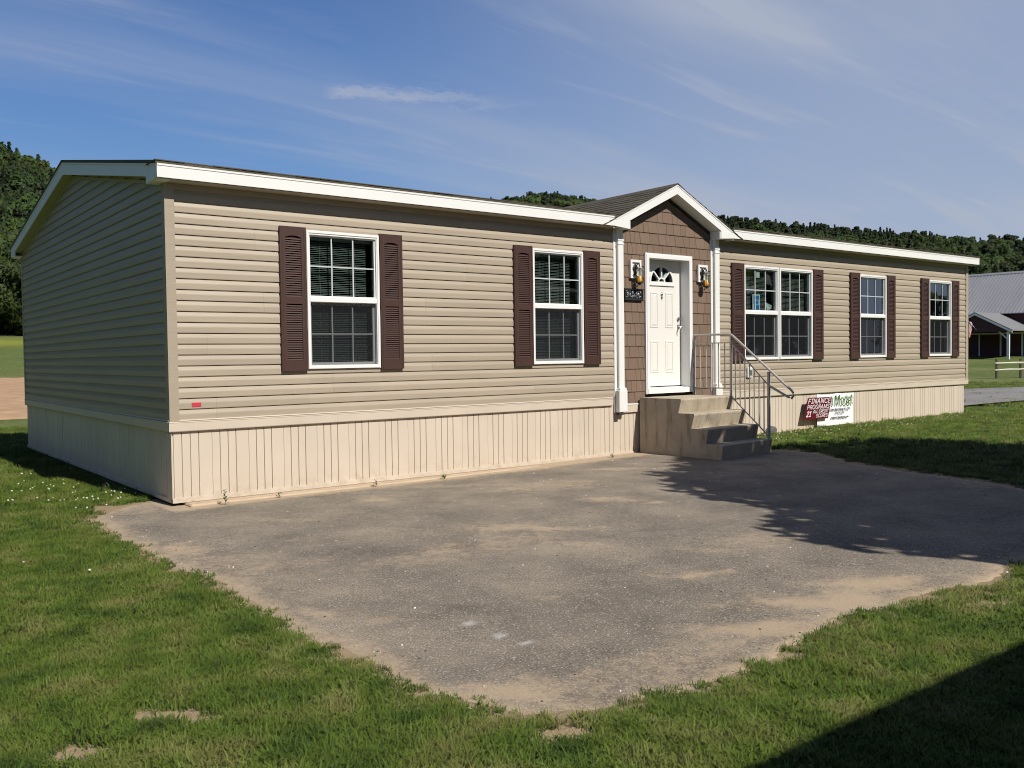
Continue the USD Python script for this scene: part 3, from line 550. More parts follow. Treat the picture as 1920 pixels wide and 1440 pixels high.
# gable rakes: white boards with boxed returns at the eave, soffit behind
for x0, x1 in ((-.142, -.128), (L + .111, L + .125)):
    for s in (0, 1):
        pts = [(-.2, 2.476), (.17, 2.462), (.17, 2.476 + RS * .37), (W / 2 + .0, 2.476 + RS * (W / 2 + .2) - .03), (W / 2, 2.612 + RS * (W / 2 + .2)), (-.2, 2.612)]
        if s: pts = [(W - y, z) for y, z in pts]
        obj('rake_fascia', MB().prism(pts, x0, x1, 'x'), m_white, home)
        lip = [(-.2, 2.594), (W / 2, 2.594 + RS * (W / 2 + .2)), (W / 2, 2.612 + RS * (W / 2 + .2)), (-.2, 2.612)]
        if s: lip = [(W - y, z) for y, z in lip]
        obj('rake_lip', MB().prism(lip, x0 - .007, x0, 'x'), m_white, home)
for s in (0, 1):
    pts = [(.16, 2.478 + RS * .36), (W / 2, 2.478 + RS * (W / 2 + .2)), (W / 2, 2.466 + RS * (W / 2 + .2)), (.16, 2.466 + RS * .36)]
    if s: pts = [(W - y, z) for y, z in pts]
    obj('rake_soffit', MB().prism(pts, -.127, .0, 'x'), m_soffit, home)
    pts = [(.0, 2.44 + RS * .2), (W / 2, 2.44 + RS * (W / 2 + .2)), (W / 2, 2.405 + RS * (W / 2 + .2)), (.0, 2.405 + RS * .2)]
    if s: pts = [(W - y, z) for y, z in pts]
    obj('frieze_channel', MB().prism(pts, -.024, -.001, 'x'), m_siding, home)
    pts = [(-.198, 2.462), (.168, 2.462), (.168, 2.476), (-.198, 2.476)]
    if s: pts = [(W - y, z) for y, z in pts]
    obj('eave_return', MB().prism(pts, -.127, .0, 'x'), m_white, home)

# ------------------------------------------------------------------ entry gable
GX, GZ, GS = 7.55, 3.20, .474           # apex of the white boards
hw = 1.335
def gz(x, top): return top - GS * abs(x - GX)
for s in (-1, 1):
    e = hw
    pts = [(GX, GZ), (GX + s * e, GZ - GS * e), (GX + s * e, 2.476), (GX + s * 1.02, 2.452), (GX + s * 1.02, 2.575), (GX, GZ - .142)]
    obj('rake_fascia', MB().prism(pts, -.215, -.201, 'y'), m_white, home)
    lip = [(GX, GZ), (GX + s * (e - .03), GZ - GS * (e - .03)), (GX + s * (e - .03), GZ - GS * (e - .03) - .02), (GX, GZ - .02)]
    obj('rake_lip', MB().prism(lip, -.221, -.2151, 'y'), m_white, home)
    so = [(GX, GZ - .142), (GX + s * 1.02, GZ - .142 - GS * 1.02), (GX + s * 1.02, GZ - .128 - GS * 1.02), (GX, GZ - .128)]
    obj('rake_soffit', MB().prism(so, -.2005, .0, 'y'), m_white, home)
    obj('eave_return', MB().prism([(GX + s * 1.0, 2.454), (GX + s * 1.13, 2.454), (GX + s * 1.13, 2.60), (GX + s * 1.0, 2.575)], -.2005, 0, 'y'), m_white, home)
    # body of the small roof, running back into the main slope
    bd = [(GX, GZ - .125), (GX + s * 1.34, GZ - .125 - GS * 1.34), (GX + s * 1.34, GZ + .002 - GS * 1.34), (GX, GZ + .002)]
    obj('gable_roof_core', MB().prism(bd, -.199, 3.4, 'y'), m_soffit, home)
    sl = math.hypot(1, GS)
    nrow = 11; ex = 1.40 / nrow
    for r in range(nrow + 1):
        u0, u1 = r * ex - .012, (r + 1) * ex + .03     # from the ridge down, horizontal measure
        m = MB(); y = -.226
        while y < 3.45:
            w = rng.uniform(.14, .34); y1 = min(y + w, 3.45); b = rng.uniform(-.008, .006); th = .004 + rng.uniform(0, .005)
            A = [max(u0, 0), u1 + b]
            P = []
            for u, t in ((A[0], .0035), (A[1], .0035 + .004 + th)):
                for yy in (y, y1 - .004): P.append((GX + s * u, yy, GZ + .003 - GS * u + t))
            for u, t in ((A[0], .0), (A[1], .0)):
                for yy in (y, y1 - .004): P.append((GX + s * u, yy, GZ + .003 - GS * u + t))
            F = [(0, 1, 3, 2), (4, 6, 7, 5), (0, 2, 6, 4), (1, 5, 7, 3), (2, 3, 7, 6), (0, 4, 5, 1)]
            if s < 0: F = [t[::-1] for t in F]
            F = [t[::-1] for t in F]
            m.add(P, F); y = y1
        obj('shingle_row', m, m_roof, home)
rc = MB()
y = -.23
while y < 3.4:
    rc.prism([(GX - .11, GZ + .012 - GS * .11), (GX, GZ + .022), (GX + .11, GZ + .012 - GS * .11), (GX, GZ + .016)], y, y + .27, 'y'); y += .275
obj('ridge_cap', rc, m_roof, home)

# shake cladding: each shake a piece
SR = .1712; SX0, SX1 = 6.556, 8.548; DT = (7.02, 8.09, -.2, 2.165)
count = 0
for r in range(19):
    z0 = -.104 + r * SR; x = SX0 + rng.uniform(-.12, 0); 
    while x < SX1:
        w = rng.choice([.10, .13, .16, .20]) + rng.uniform(-.012, .012); a, b = max(x, SX0), min(x + w - .005, SX1); x += w
        if b - a < .012: continue
        spans = [(a, b)]
        zt = z0 + SR + .012
        above = None
        if z0 < DT[3] - .01 < zt - .02 and min(b, DT[1]) - max(a, DT[0]) > .012: above = (max(a, DT[0]), min(b, DT[1]))
        if z0 < DT[3] - .01: spans = [(p, q) for p, q in ((a, min(b, DT[0])), (max(a, DT[1]), b)) if q - p > .012]
        if above: obj('shake', MB().prism([(0, DT[3] - .008), (-.012, DT[3] - .008), (-.004, zt), (0, zt)], *above, 'x'), m_shake, home)
        for p, q in spans:
            dz, dy = 0, rng.uniform(-.002, .002)
            prof = [(0, z0), (-.016 + dy, z0), (-.016 + dy, z0 + .006), (-.004 + dy * .3, zt), (0, zt)]
            man = None; m = MB().prism(prof, p, q, 'x')
            lowz = z0 < DT[3] - .01 < zt and p < DT[1] and q > DT[0]
            if zt > 2.40:
                vv, ff = m.arrays(); man = mf.Manifold(mf.Mesh(vv.astype(np.float32), ff.astype(np.uint32)))
                for s in (-1, 1):
                    n = X([-s * GS, 0, -1.0]); n /= np.linalg.norm(n); man = man.trim_by_plane(list(n), float(n @ X([GX, 0, 2.985])))
                if not man.num_tri(): continue
                m = MB().man(man)
            obj('shake', m, m_shake, home); count += 1
obj('shake_backing', MB().prism(Polygon([(SX0, -.104), (SX1, -.104), (SX1, 2.5), (GX, 2.97), (SX0, 2.5)]).difference(sbox(DX0, DZ0, DX1, DZ1)), -.001, .001, 'y'), m_dark, home)
obj('base_flashing', rbox(6.48, 6.87, -.03, 0, -.128, -.106, .003), m_white, home)
obj('base_trim', MB().box(6.46, 6.86, -.024, .02, -.235, -.13).box(8.0, 8.62, -.024, .02, -.235, -.13), m_skirt, home)
# white corner boards and square downspouts at the entry
for xa in (6.372, 8.536):
    obj('corner_board', rbox(xa, xa + .182, -.026, .0, -.225, 2.46, .004), m_white, home)
    d0, d1 = xa + .052, xa + .168
    sp = obj('downspout', MB().mesh(trimesh.util.concatenate([trimesh.Trimesh(*rbox(d0, d1, -.072, -.026, .1, 2.30, .008).arrays()), trimesh.Trimesh(*rbox(d0 - .006, d1 + .006, -.08, -.026, 2.235, 2.255, .004).arrays()), trimesh.Trimesh(*rbox(d0 - .004, d1 + .004, -.078, -.026, 2.29, 2.315, .004).arrays())])), m_white, home)
    obj('elbow', MB().mesh(trimesh.Trimesh(*rbox(d0 + .004, d1 - .004, -.066, -.02, 2.31, 2.466, .006).arrays())), m_white, sp)
    ba = obj('downspout_boot', MB().mesh(trimesh.util.concatenate([trimesh.Trimesh(*rbox(xa + .012, d1 + .012, -.115, -.027, -.222, .10, .008).arrays()), trimesh.Trimesh(*rbox(d0 - .012, d1 + .01, -.10, -.026, .10, .135, .006).arrays())])), m_white, home)
    obj('outlet_stub', B(xa + .02, xa + .10, -.10, -.03, -.262, -.223), m_dark, ba)

# ------------------------------------------------------------------ front door
trim = Polygon([(7.028, .022), (8.082, .022), (8.082, 2.158), (7.028, 2.158)]).difference(sbox(7.104, .105, 8.006, 2.085))
inner = Polygon([(7.05, .03), (8.06, .03), (8.06, 2.135), (7.05, 2.135)]).difference(sbox(7.104, .105, 8.006, 2.085))
df = obj('door_frame', MB().prism(trim, -.034, .0, 'y').prism(inner, -.042, -.034, 'y').prism(inner, .001, .15, 'y'), m_frame, home)
obj('threshold', MB().prism([(7.06, .025), (7.06, .10), (8.05, .10), (8.05, .025)], -.05, .19, 'y').box(7.104, 8.006, .10, .19, .1005, .112), m_frame, df)
obj('door_sweep', B(7.108, 8.002, .152, .19, .114, .128), m_dark, df)
DY = .15
th = np.linspace(0, np.pi, 40); fan = Polygon([(7.572 + .262 * math.cos(t), 1.735 + .262 * math.sin(t)) for t in th])
slab = sbox(7.109, .129, 8.001, 2.080).difference(fan.buffer(.002))
door = obj('door', MB().prism(slab, DY, DY + .045, 'y'), m_door, home)
for xa, xb, za, zb in ((7.315, 7.49, 1.04, 1.585), (7.655, 7.83, 1.04, 1.585), (7.315, 7.49, .34, .83), (7.655, 7.83, .34, .83)):
    o, i2, c = sbox(xa, za, xb, zb), sbox(xa + .022, za + .022, xb - .022, zb - .022), sbox(xa + .035, za + .035, xb - .035, zb - .035)
    m = MB().prism(o.difference(i2), DY - .007, DY, 'y')
    mm = mf.Manifold.hull_points([(x, y, z) for (a, b, d_) in ((.026, DY - .0002, 0), (.045, DY - .009, 0)) for x, z in ((xa + a, za + a), (xb - a, za + a), (xb - a, zb - a), (xa + a, zb - a)) for y in (b,)])
    m.man(mm); obj('door_panel', m, m_door, door)
fr = fan.buffer(.012, join_style=2).difference(fan.buffer(-.016)); hub = Polygon([(7.572 + .085 * math.cos(t), 1.735 + .085 * math.sin(t)) for t in th])
spokes = hub.difference(hub.buffer(-.02))
for ang in (45, 90, 135):
    ca, sa = math.cos(math.radians(ang)), math.sin(math.radians(ang)); pa, pb = X([7.572 + .075 * ca, 1.735 + .075 * sa]), X([7.572 + .25 * ca, 1.735 + .25 * sa]); n = X([-sa, ca]) * .010
    spokes = spokes.union(Polygon([pa + n, pb + n, pb - n, pa - n]))
spokes = spokes.intersection(fan)
fm = MB().prism(fr if fr.geom_type == 'Polygon' else fr.geoms[0], DY - .014, DY + .0, 'y').prism(sbox(7.285, 1.69, 7.86, 1.728), DY - .018, DY, 'y')
for g in getattr(spokes, 'geoms', [spokes]): fm.prism(g, DY - .008, DY + .01, 'y')
obj('fanlight_frame', fm, m_frame, door)
obj('fanlight_pane', MB().prism(fan, DY + .015, DY + .019, 'y'), m_glass, door)
obj('notice_paper', B(7.60, 7.70, DY + .024, DY + .026, 1.79, 1.91), m_paper, door)
obj('knocker', MB().mesh(sphere((7.57, DY - .012, 1.555), .022, .9, .5, 1)).mesh(sphere((7.57, DY - .014, 1.515), .016, .9, .5, 1.3)).tube([(7.57, DY - .01, 1.59), (7.57, DY - .012, 1.48)], .006), m_nickel, door)
ly = MB().mesh(trimesh.Trimesh(*rbox(7.925, 7.965, DY - .014, DY, 1.02, 1.09, .004).arrays())).tube([(7.945, DY - .012, 1.055), (7.945, DY - .062, 1.055)], .012).tube([(7.945, DY - .058, 1.055), (7.925, DY - .066, 1.03), (7.93, DY - .066, .975)], [.012, .011, .008])
obj('handle', ly, m_nickel, door)
obj('deadbolt', MB().tube([(7.945, DY, 1.18), (7.945, DY - .022, 1.18)], .027, 16).mesh(sphere((7.945, DY - .04, 1.175), .013, .6, 1, 1.6)), m_nickel, door)


# ------------------------------------------------------------------ windows and shutters
def ring(x0, x1, z0, z1, w, y0, y1, wt=None, wb=None):
    p = sbox(x0, z0, x1, z1).difference(sbox(x0 + w, z0 + (wb or w), x1 - w, z1 - (wt or w))); return p, y0, y1


def window(xa, xb, blind):
    z0, z1 = WZ0, WZ1; zm0, zm1 = 1.272, 1.332
    outer_, y0, y1 = ring(xa, xb, z0, z1, .042, -.042, .06, .05, .045)
    step, _, _ = ring(xa + .006, xb - .006, z0 + .006, z1 - .006, .024, 0, 0)
    win = obj('window', MB().prism(outer_, -.036, .06, 'y').prism(step, -.044, -.036, 'y'), m_frame, home)
    obj('sash_rail', rbox(xa + .030, xb - .030, -.040, .03, zm0, zm1, .006), m_frame, win)
    up, _, _ = ring(xa + .042, xb - .042, zm1, z1 - .05, .016, 0, 0)
    obj('sash', MB().prism(up, -.012, .02, 'y'), m_frame, win)
    lo, _, _ = ring(xa + .042, xb - .042, z0 + .045, zm0, .032, 0, 0)
    obj('sash', MB().prism(lo, .014, .045, 'y'), m_frame, win)
    obj('pane', MB().add([(xa + .05, .004, zm1 + .005), (xb - .05, .004, zm1 + .005), (xb - .05, .004, z1 - .055), (xa + .05, .004, z1 - .055)], [(0, 1, 2, 3)]), m_glass, win)
    obj('pane', MB().add([(xa + .065, .028, z0 + .065), (xb - .065, .028, z0 + .065), (xb - .065, .028, zm0 - .015), (xa + .065, .028, zm0 - .015)], [(0, 1, 2, 3)]), m_glass, win)
    obj('insect_screen', MB().add([(xa + .04, .004, z0 + .04), (xb - .04, .004, z0 + .04), (xb - .04, .004, zm0), (xa + .04, .004, zm0)], [(0, 1, 2, 3)]), m_screen, win)
    w3 = (xb - xa - .116) / 3
    for zl, zh, ym, off in ((zm1 + .014, z1 - .064, -.004, .058), (z0 + .078, zm0 - .032, .020, .074)):
        ww = (xb - xa - 2 * off) / 3
        for k in (1, 2): obj('muntin', B(xa + off + k * ww - .008, xa + off + k * ww + .008, ym, ym + .006, zl, zh), m_muntin, win)
        zc = (zl + zh) / 2; obj('muntin', B(xa + off, xb - off, ym + .0005, ym + .0055, zc - .008, zc + .008), m_muntin, win)
    bl = MB(); top = z1 - .06
    if blind:
        zz = top - .04; bl.box(xa + .06, xb - .06, .075, .105, top - .035, top)
        while zz > z0 + .06 + blind[0]:
            t = blind[1] + rng.normal(0, .002)
            x0_, x1_ = xa + .06, xb - blind[2]
            bl.add([(x0_, .076, zz), (x1_, .076, zz + rng.normal(0, .0008)), (x1_, .101, zz + t), (x0_, .101, zz + t), (x0_, .076, zz - .0012), (x1_, .076, zz - .0012), (x1_, .101, zz + t - .0012), (x0_, .101, zz + t - .0012)], [(0, 1, 2, 3), (7, 6, 5, 4), (4, 5, 1, 0), (3, 2, 6, 7)])
            zz -= .0215
        bl.box(xa + .06, xb - blind[2], .078, .10, zz - .006, zz + .01)
        for fx in (.2, .78): bl.box(xa + .06 + fx * (xb - xa - .16), xa + .063 + fx * (xb - xa - .16), .0745, .0755, zz, top)
        obj('blind', bl, m_blind, win)
    return win


for i, (a, b) in enumerate(WIN): window(a, b, [(.0, .010, .12), (.0, .010, .16), (.75, .010, .2), (.75, .010, .1), None, None][i])
for a, b in ((12.815, 13.755), (15.39, 16.33)):
    pass
shn = 0


def shutter(xa, xb, single):
    z0, z1 = .49, 2.112; st = .062; y0, y1 = -.052, -.018
    f = sbox(xa, z0, xb, z1)
    hA, hB = sbox(xa + st, z0 + .12, xb - st, 1.245), sbox(xa + st, 1.325, xb - st, z1 - .115)
    arch = affinity.scale(Polygon([(math.cos(t), math.sin(t)) for t in np.linspace(0, np.pi, 17)]), (xb - xa) / 2 * .45, .016, origin=(0, 0)); arch = affinity.translate(arch, (xa + xb) / 2, z1 - .116)
    hB = hB.union(arch)
    m = MB().prism(f.difference(hA).difference(hB), y0, y1, 'y').box(xa + st - .005, xb - st + .005, y1 - .006, y1, z0 + .1, z1 - .07)
    m.box(xa + .024, xa + .028, y0 - .0025, y0, z0 + .01, z1 - .01).box(xb - .028, xb - .024, y0 - .0025, y0, z0 + .01, z1 - .01)
    s = obj('shutter', m, m_shutter, home)
    lv = MB()
    for za, zb in ((z0 + .122, 1.243), (1.327, z1 - .117)):
        n = 25 if zb < 1.3 else 26; h = (zb - za) / n
        for k in range(n):
            z = za + k * h; prof = [(y1 - .006, z + h * .98), (y1 - .010, z + h), (y0 + .006, z + h * .28), (y0 + .004, z), (y0 + .010, z)]
            if single: obj('louver', MB().prism(prof, xa + st, xb - st, 'x'), m_shutter, s)
            else: lv.prism(prof, xa + st, xb - st, 'x')
    if not single: tag(obj('louver_set', lv, m_shutter, s), kind='stuff')


for i, (a, b) in enumerate(WIN):
    if i != 3: shutter(a - .318, a - .004, i == 0 or i == 1)
    if i != 2: shutter(b + .004, b + .314, i == 0 or i == 1)
obj('mullion_strip', rbox(10.312, 10.333, -.03, .0, .52, 2.085, .003), m_siding, home)

# things in and on the front
def sheet(name, x0, x1, z0, z1, y, mat, label, cat, group=None): return obj(name, B(x0, x1, y, y + .0015, z0, z1), mat, label=label, cat=cat, group=group)


pst = thing('paper_poster', 'blue poster with a white border behind the double window beside the steps', 'poster', (9.80, .055, 1.40))
obj('sheet', B(-.105, .105, -.001, .001, -.055, .225), m_paper, pst); obj('print', MB().box(-.075, .075, -.003, -.001, .13, .20).box(-.075, .06, -.003, -.001, .05, .118).box(-.06, .075, -.003, -.001, -.04, .04), m_blue, pst)
sheet('paper_note', 9.40, 9.49, 1.345, 1.53, .06, m_paper, 'white note in the lower left corner of the left double window upper sash', 'note')
sheet('paper_note', 9.75, 9.84, 1.90, 2.01, .012, m_paper, 'small square white sticker near the top of the left double window', 'sticker')
sheet('paper_note', 10.41, 10.50, 1.36, 1.54, .06, m_paper, 'white note in the lower left corner of the right double window upper sash', 'note')
obj('paper_bow', MB().add([(10.05, .06, 1.50), (10.23, .07, 1.38), (10.10, .06, 1.36), (10.23, .05, 1.44)], [(0, 1, 2), (0, 3, 1)]), m_paper, label='curled white paper leaning in the left double window by the mullion', cat='paper')
obj('window_vase', MB().mesh(lathe([(0, 0), (.05, 0), (.06, .12), (.035, .26), (.05, .30), (0, .30)], (13.02, .2, .56))), m_paper, label='pale vase standing inside the third shuttered window, lower left', cat='vase')
obj('side_reflector', MB().mesh(trimesh.Trimesh(*rbox(.213, .311, -.021, -.0155, .131, .178, .002).arrays())), m_red, label='small red rectangular marker stuck low on the siding by the corner', cat='marker')
ob = thing('outlet_cover', 'white weatherproof outlet box low on the siding behind the stair rail', 'outlet', (9.50, -.02, .30))
obj('housing', rbox(-.065, .065, -.03, .012, -.09, .09, .006), m_frame, ob); obj('cover_flap', rbox(-.045, .045, -.062, -.03, -.06, .05, .012), m_clear, ob); obj('socket', MB().box(-.03, .03, -.0345, -.0305, -.045, .035), m_grey, ob)

# ------------------------------------------------------------------ wall lanterns
def lantern(cx, side, label):
    t = thing('wall_lantern', label, 'lantern', (cx, -.016, 1.76), group='lanterns either side of the front door')
    blk = sbox(-.112, .0, .112, .275).difference(sbox(-.078, .035, .078, .238))
    obj('mounting_block', MB().prism(blk, -.034, .0, 'y').prism(sbox(-.078, .035, .078, .238), -.012, -.001, 'y'), m_white, t)
    obj('backplate', MB().mesh(sphere((0, -.014, .135), .06, .75, .25, 1.5)).mesh(sphere((-.03, -.02, .15), .028, 1, .5, 1.2)).mesh(sphere((.03, -.02, .15), .028, 1, .5, 1.2)), m_bronze, t, smooth=40)
    arm = [(0, -.02, .14), (0, -.045, .19), (.0, -.075, .215), (.0, -.10, .20), (.0, -.105, .165)]
    obj('arm', MB().tube(arm, .008), m_bronze, t)
    c = (0, -.105, 0)
    obj('cap', MB().mesh(lathe([(0, .17), (.01, .168), (.014, .15), (.045, .125), (.058, .105), (.055, .10), (0, .10)], c)), m_nickel, t, smooth=30)
    obj('glass_shade', MB().mesh(trimesh.creation.cylinder(.046, .17, sections=20, transform=trimesh.transformations.translation_matrix((0, -.105, .018)))), m_clear, t, smooth=40)
    cage = MB()
    for a in range(4):
        ca, sa = math.cos(a * math.pi / 2 + .6), math.sin(a * math.pi / 2 + .6); cage.tube([(.052 * ca, -.105 + .052 * sa, .10), (.053 * ca, -.105 + .053 * sa, -.065)], .004, 6)
    cage.mesh(lathe([(0, -.066), (.056, -.066), (.056, -.075), (.02, -.09), (.012, -.105), (0, -.11)], c)); obj('cage', cage, m_bronze, t)
    obj('bulb', MB().mesh(lathe([(0, -.05), (.018, -.046), (.028, -.028), (.03, -.01), (.024, .012), (.014, .034), (.006, .046), (0, .05)], (0, -.105, -.01))), m_bulb, t, smooth=True)
    scr = [(-.01, -.02, .07), (-.045, -.03, .0), (-.05, -.035, -.06), (-.02, -.04, -.12), (.02, -.04, -.125), (.045, -.035, -.07), (.03, -.03, -.03), (.012, -.03, -.07), (.0, -.03, -.02), (0, -.02, .06)]
    P_ = np.asarray(scr); tt = np.linspace(0, len(P_) - 1, 50); P2 = np.stack([np.interp(tt, np.arange(len(P_)), P_[:, k]) for k in range(3)], 1)
    for _ in range(3): P2[1:-1] = (P2[:-2] + 2 * P2[1:-1] + P2[2:]) / 4
    obj('scroll', MB().tube(P2, .0055, 7), m_bronze, t)


lantern(6.815, -1, 'bronze lantern with amber bulb left of the door, above the dark plaque')
lantern(8.32, 1, 'bronze lantern with amber bulb right of the white door')
pl = thing('wall_plaque', 'black cast plaque with silvery relief under the left lantern', 'plaque', (6.777, -.02, 1.515))
obj('rim', MB().prism(sbox(-.188, -.082, .188, .082).difference(sbox(-.168, -.055, .175, .072)), -.026, 0, 'y'), m_black, pl)
obj('backing', B(-.17, .177, -.008, -.001, -.06, .075), m_black, pl)
rel = MB(); r2 = np.random.default_rng(5)
for cx, cz, rx, rz in ((-.12, .0, .03, .055), (-.075, -.01, .022, .05), (-.02, .03, .03, .03), (.0, -.025, .06, .022), (.055, .01, .02, .045), (.10, -.005, .035, .05), (.145, .03, .02, .035), (.14, -.03, .028, .02), (-.145, -.035, .02, .018), (-.045, -.035, .02, .018)):
    rel.mesh(sphere((cx, -.012, cz), 1.0, rx * .8, .012, rz * .8, 1))
for k in range(26): rel.mesh(sphere((r2.uniform(-.155, .16), -.014, r2.uniform(-.045, .06)), 1.0, .008, .008, .013, 1))
obj('relief', rel, m_plaque, pl, smooth=True)

# ------------------------------------------------------------------ concrete steps with iron railing
SX = (6.865, 8.13)
st_p = Polygon([(-.05, -.95), (-.05, -.022), (-.865, -.022), (-.865, -.045), (-.815, -.225), (-1.11, -.225), (-1.11, -.25), (-1.055, -.432), (-1.355, -.432), (-1.355, -.457), (-1.315, -.637), (-1.612, -.637), (-1.612, -.66), (-1.575, -.95)]).buffer(-.012).buffer(.012)
m = trimesh.creation.extrude_polygon(st_p, SX[1] - SX[0], engine='earcut'); v = m.vertices
mm = trimesh.Trimesh(np.stack([v[:, 2] + SX[0], v[:, 0] * (1 - .08 * v[:, 2] / (SX[1] - SX[0])), v[:, 1]], 1), m.faces)
obj('concrete_steps', MB().mesh(mm), m_concrete, smooth=25, label='stained precast concrete steps of four risers below the white front door', cat='steps')
RX = 8.10
rail = thing('stair_railing', 'bare metal railing with looped handrail along the right side of the steps', 'railing', (RX, 0, 0))
YB, YM, YL = -.05, -.77, -1.455
obj('post', rbox(-.015, .015, YB - .015, YB + .015, -.022, .91, .003), m_rail, rail)
obj('post', rbox(-.016, .016, YM - .016, YM + .016, -.022, .905, .003), m_rail, rail)
obj('post', rbox(-.018, .018, YL - .018, YL + .018, -.637, .345, .003), m_rail, rail)
end = X([0, -1.84, .085])
hr = [(0, YB + .01, .915), (0, YM + .05, .915), (0, YM - .01, .905), (0, YM - .07, .86), tuple(end)]
loop = [tuple(end + X([0, -.03, -.035])), tuple(end + X([0, -.035, -.075])), tuple(end + X([0, -.005, -.115])), tuple(end + X([0, .05, -.10])), (0, YL, .145)]
obj('handrail', MB().tube(hr + loop, .0175, 10), m_rail, rail, smooth=40)
obj('rail_bar', MB().tube([(0, YB, .785), (0, YM, .785), (0, YL, .145)], .010, 6), m_rail, rail)
obj('rail_bar', MB().tube([(0, YB, .09), (0, YM, .09)], .010, 6), m_rail, rail)
obj('rail_bar', MB().tube([(0, YM, -.03), (0, YL, -.60)], .010, 6), m_rail, rail)
for k in range(1, 6): y = YB + (YM - YB) * k / 6; obj('baluster', B(-.0065, .0065, y - .0065, y + .0065, .09, .785), m_rail, rail)
for k in range(1, 8):
    t = k / 8; y = YM + (YL - YM) * t; obj('baluster', B(-.0065, .0065, y - .0065, y + .0065, -.03 - .57 * t, .785 - .64 * t), m_rail, rail)


# ------------------------------------------------------------------ signs leaning on the skirting
def words(text, x0, x1, z0, z1, bold=True, shear=0.0):
    m = meshkit.text_mesh(text, 1.0, .004, bold); lo, hi = m.bounds; v = m.vertices
    a = (v[:, 0] - lo[0]) / (hi[0] - lo[0]); b = (v[:, 1] - lo[1]) / (hi[1] - lo[1]); z = z0 + b * (z1 - z0)
    return trimesh.Trimesh(np.stack([x0 + a * (x1 - x0) + shear * z, -v[:, 2], z], 1), m.faces, process=False)


bn = thing('banner', 'wrinkled white banner reading Model in green, hung on the skirting', 'banner', (11.98, -.035, -.43))
gu, gv = np.meshgrid(np.linspace(0, 1, 60), np.linspace(0, 1, 30))
sag = .022 * np.abs(np.sin(gu * 2 * np.pi * .93)) ** 1.0 * (gv ** 6)
yy = -.012 - .010 * np.sin(gu * 11 + gv * 3) * (gv ** 2) - .008 * np.sin(gu * 5 + 1) - .02 * np.exp(-((gv - .9) / .06) ** 2) * np.abs(np.sin(gu * 2 * np.pi * .93))
P = np.stack([-.585 + 1.18 * gu - .012 * gv * 0, yy, -.295 + .59 * gv - sag], -1)
obj('sheet', MB().quadgrid(P), m_banner, bn, smooth=True)
def on_banner(t):
    t.vertices[:, 1] += -.036; return t
obj('lettering', MB().mesh(on_banner(words('Model', -.03, .53, .065, .255, False))).mesh(on_banner(words('l', -.135, -.105, .065, .20))), m_green, bn)
tx = MB()
tx.mesh(on_banner(words('Every Brest Home at E-ZIN', -.185, .43, -.035, .015))); tx.mesh(on_banner(words('(517) 596-2550', -.04, .24, -.095, -.055, False))); tx.mesh(on_banner(words('lamberty-finesthomes.com', -.165, .39, -.18, -.135)))
obj('small_print', tx, m_grey, bn)
rs = thing('finance_sign', 'slanted maroon sign reading FINANCE PROGRAMS in front of the white banner', 'sign', (11.338, -.115, -.385))
SHR = .34
obj('board', MB().prism([(-.37 + SHR * -.192, -.192), (.37 + SHR * -.192, -.192), (.37 + SHR * .192, .192), (-.37 + SHR * .192, .192)], 0, .006, 'y'), m_maroon, rs)
tx = MB()
for t, a, b, z0, z1 in (('FINANCE', -.335, .335, .085, .178), ('PROGRAMS', -.335, .335, -.012, .068), ('ALL CREDIT', -.135, .335, -.085, -.024), ('SCORES', -.02, .335, -.165, -.098)):
    k = words(t, a, b, z0, z1, False, SHR); k.vertices[:, 1] -= .001; tx.mesh(k)
obj('lettering', tx, m_print_w, rs)
k = words('21', -.30, -.165, -.145, -.04, True, .5); k.vertices[:, 1] -= .001; obj('emblem', MB().mesh(k), m_print_w, rs)
obj('stake', MB().tube([(-.2, .012, -.5), (-.2, .012, .205)], .004, 6).tube([(-.16, .012, -.5), (-.16, .012, .205)], .004, 6), m_black, rs)

# small things on the ground
hz = float(H(-.31, 1.5)) + .02
obj('pipe_end', MB().tube([(-.345, 1.53, hz - .03), (-.34, 1.525, hz + .04), (-.325, 1.515, hz + .09), (-.30, 1.50, hz + .105), (-.28, 1.485, hz + .085), (-.272, 1.48, hz + .055)], .009, 8), m_black, smooth=True, label='short black curved pipe end sticking out of the grass by the gable wall', cat='pipe')
def rock(c, s, seed, **kw):
    m = trimesh.creation.icosphere(subdivisions=3, radius=1); m.vertices *= (.75 + .5 * meshkit.fbm(m.vertices * 1.4 + seed, 4, seed))[:, None]; m.vertices = m.vertices * s + c; return obj('stone', MB().mesh(m), m_stone, **kw)
rock(X([9.95, -.13, float(H(9.95, -.1)) + .03]), X([.13, .08, .10]), 3, label='dark grey stone at the foot of the skirting right of the steps', cat='stone')

# ------------------------------------------------------------------ barn, porch, flag, fence on the right
fh, rh = X([.6095, .7928]), X([.7928, -.6095])
ba = .65 * rh - .76 * fh            # along the ridge; towards the viewer
def at(px, depth, z=None):
    d = _f + (px - 960) / FPX * _r; return CAM[:2] + d[:2] * depth
bo = at(1867, 86.5); bang = math.atan2(ba[1], ba[0])
BG = -.45
barn = thing('barn', 'dark red barn with ribbed grey metal roof beyond the right end of the home', 'barn', (*bo, BG), bang)
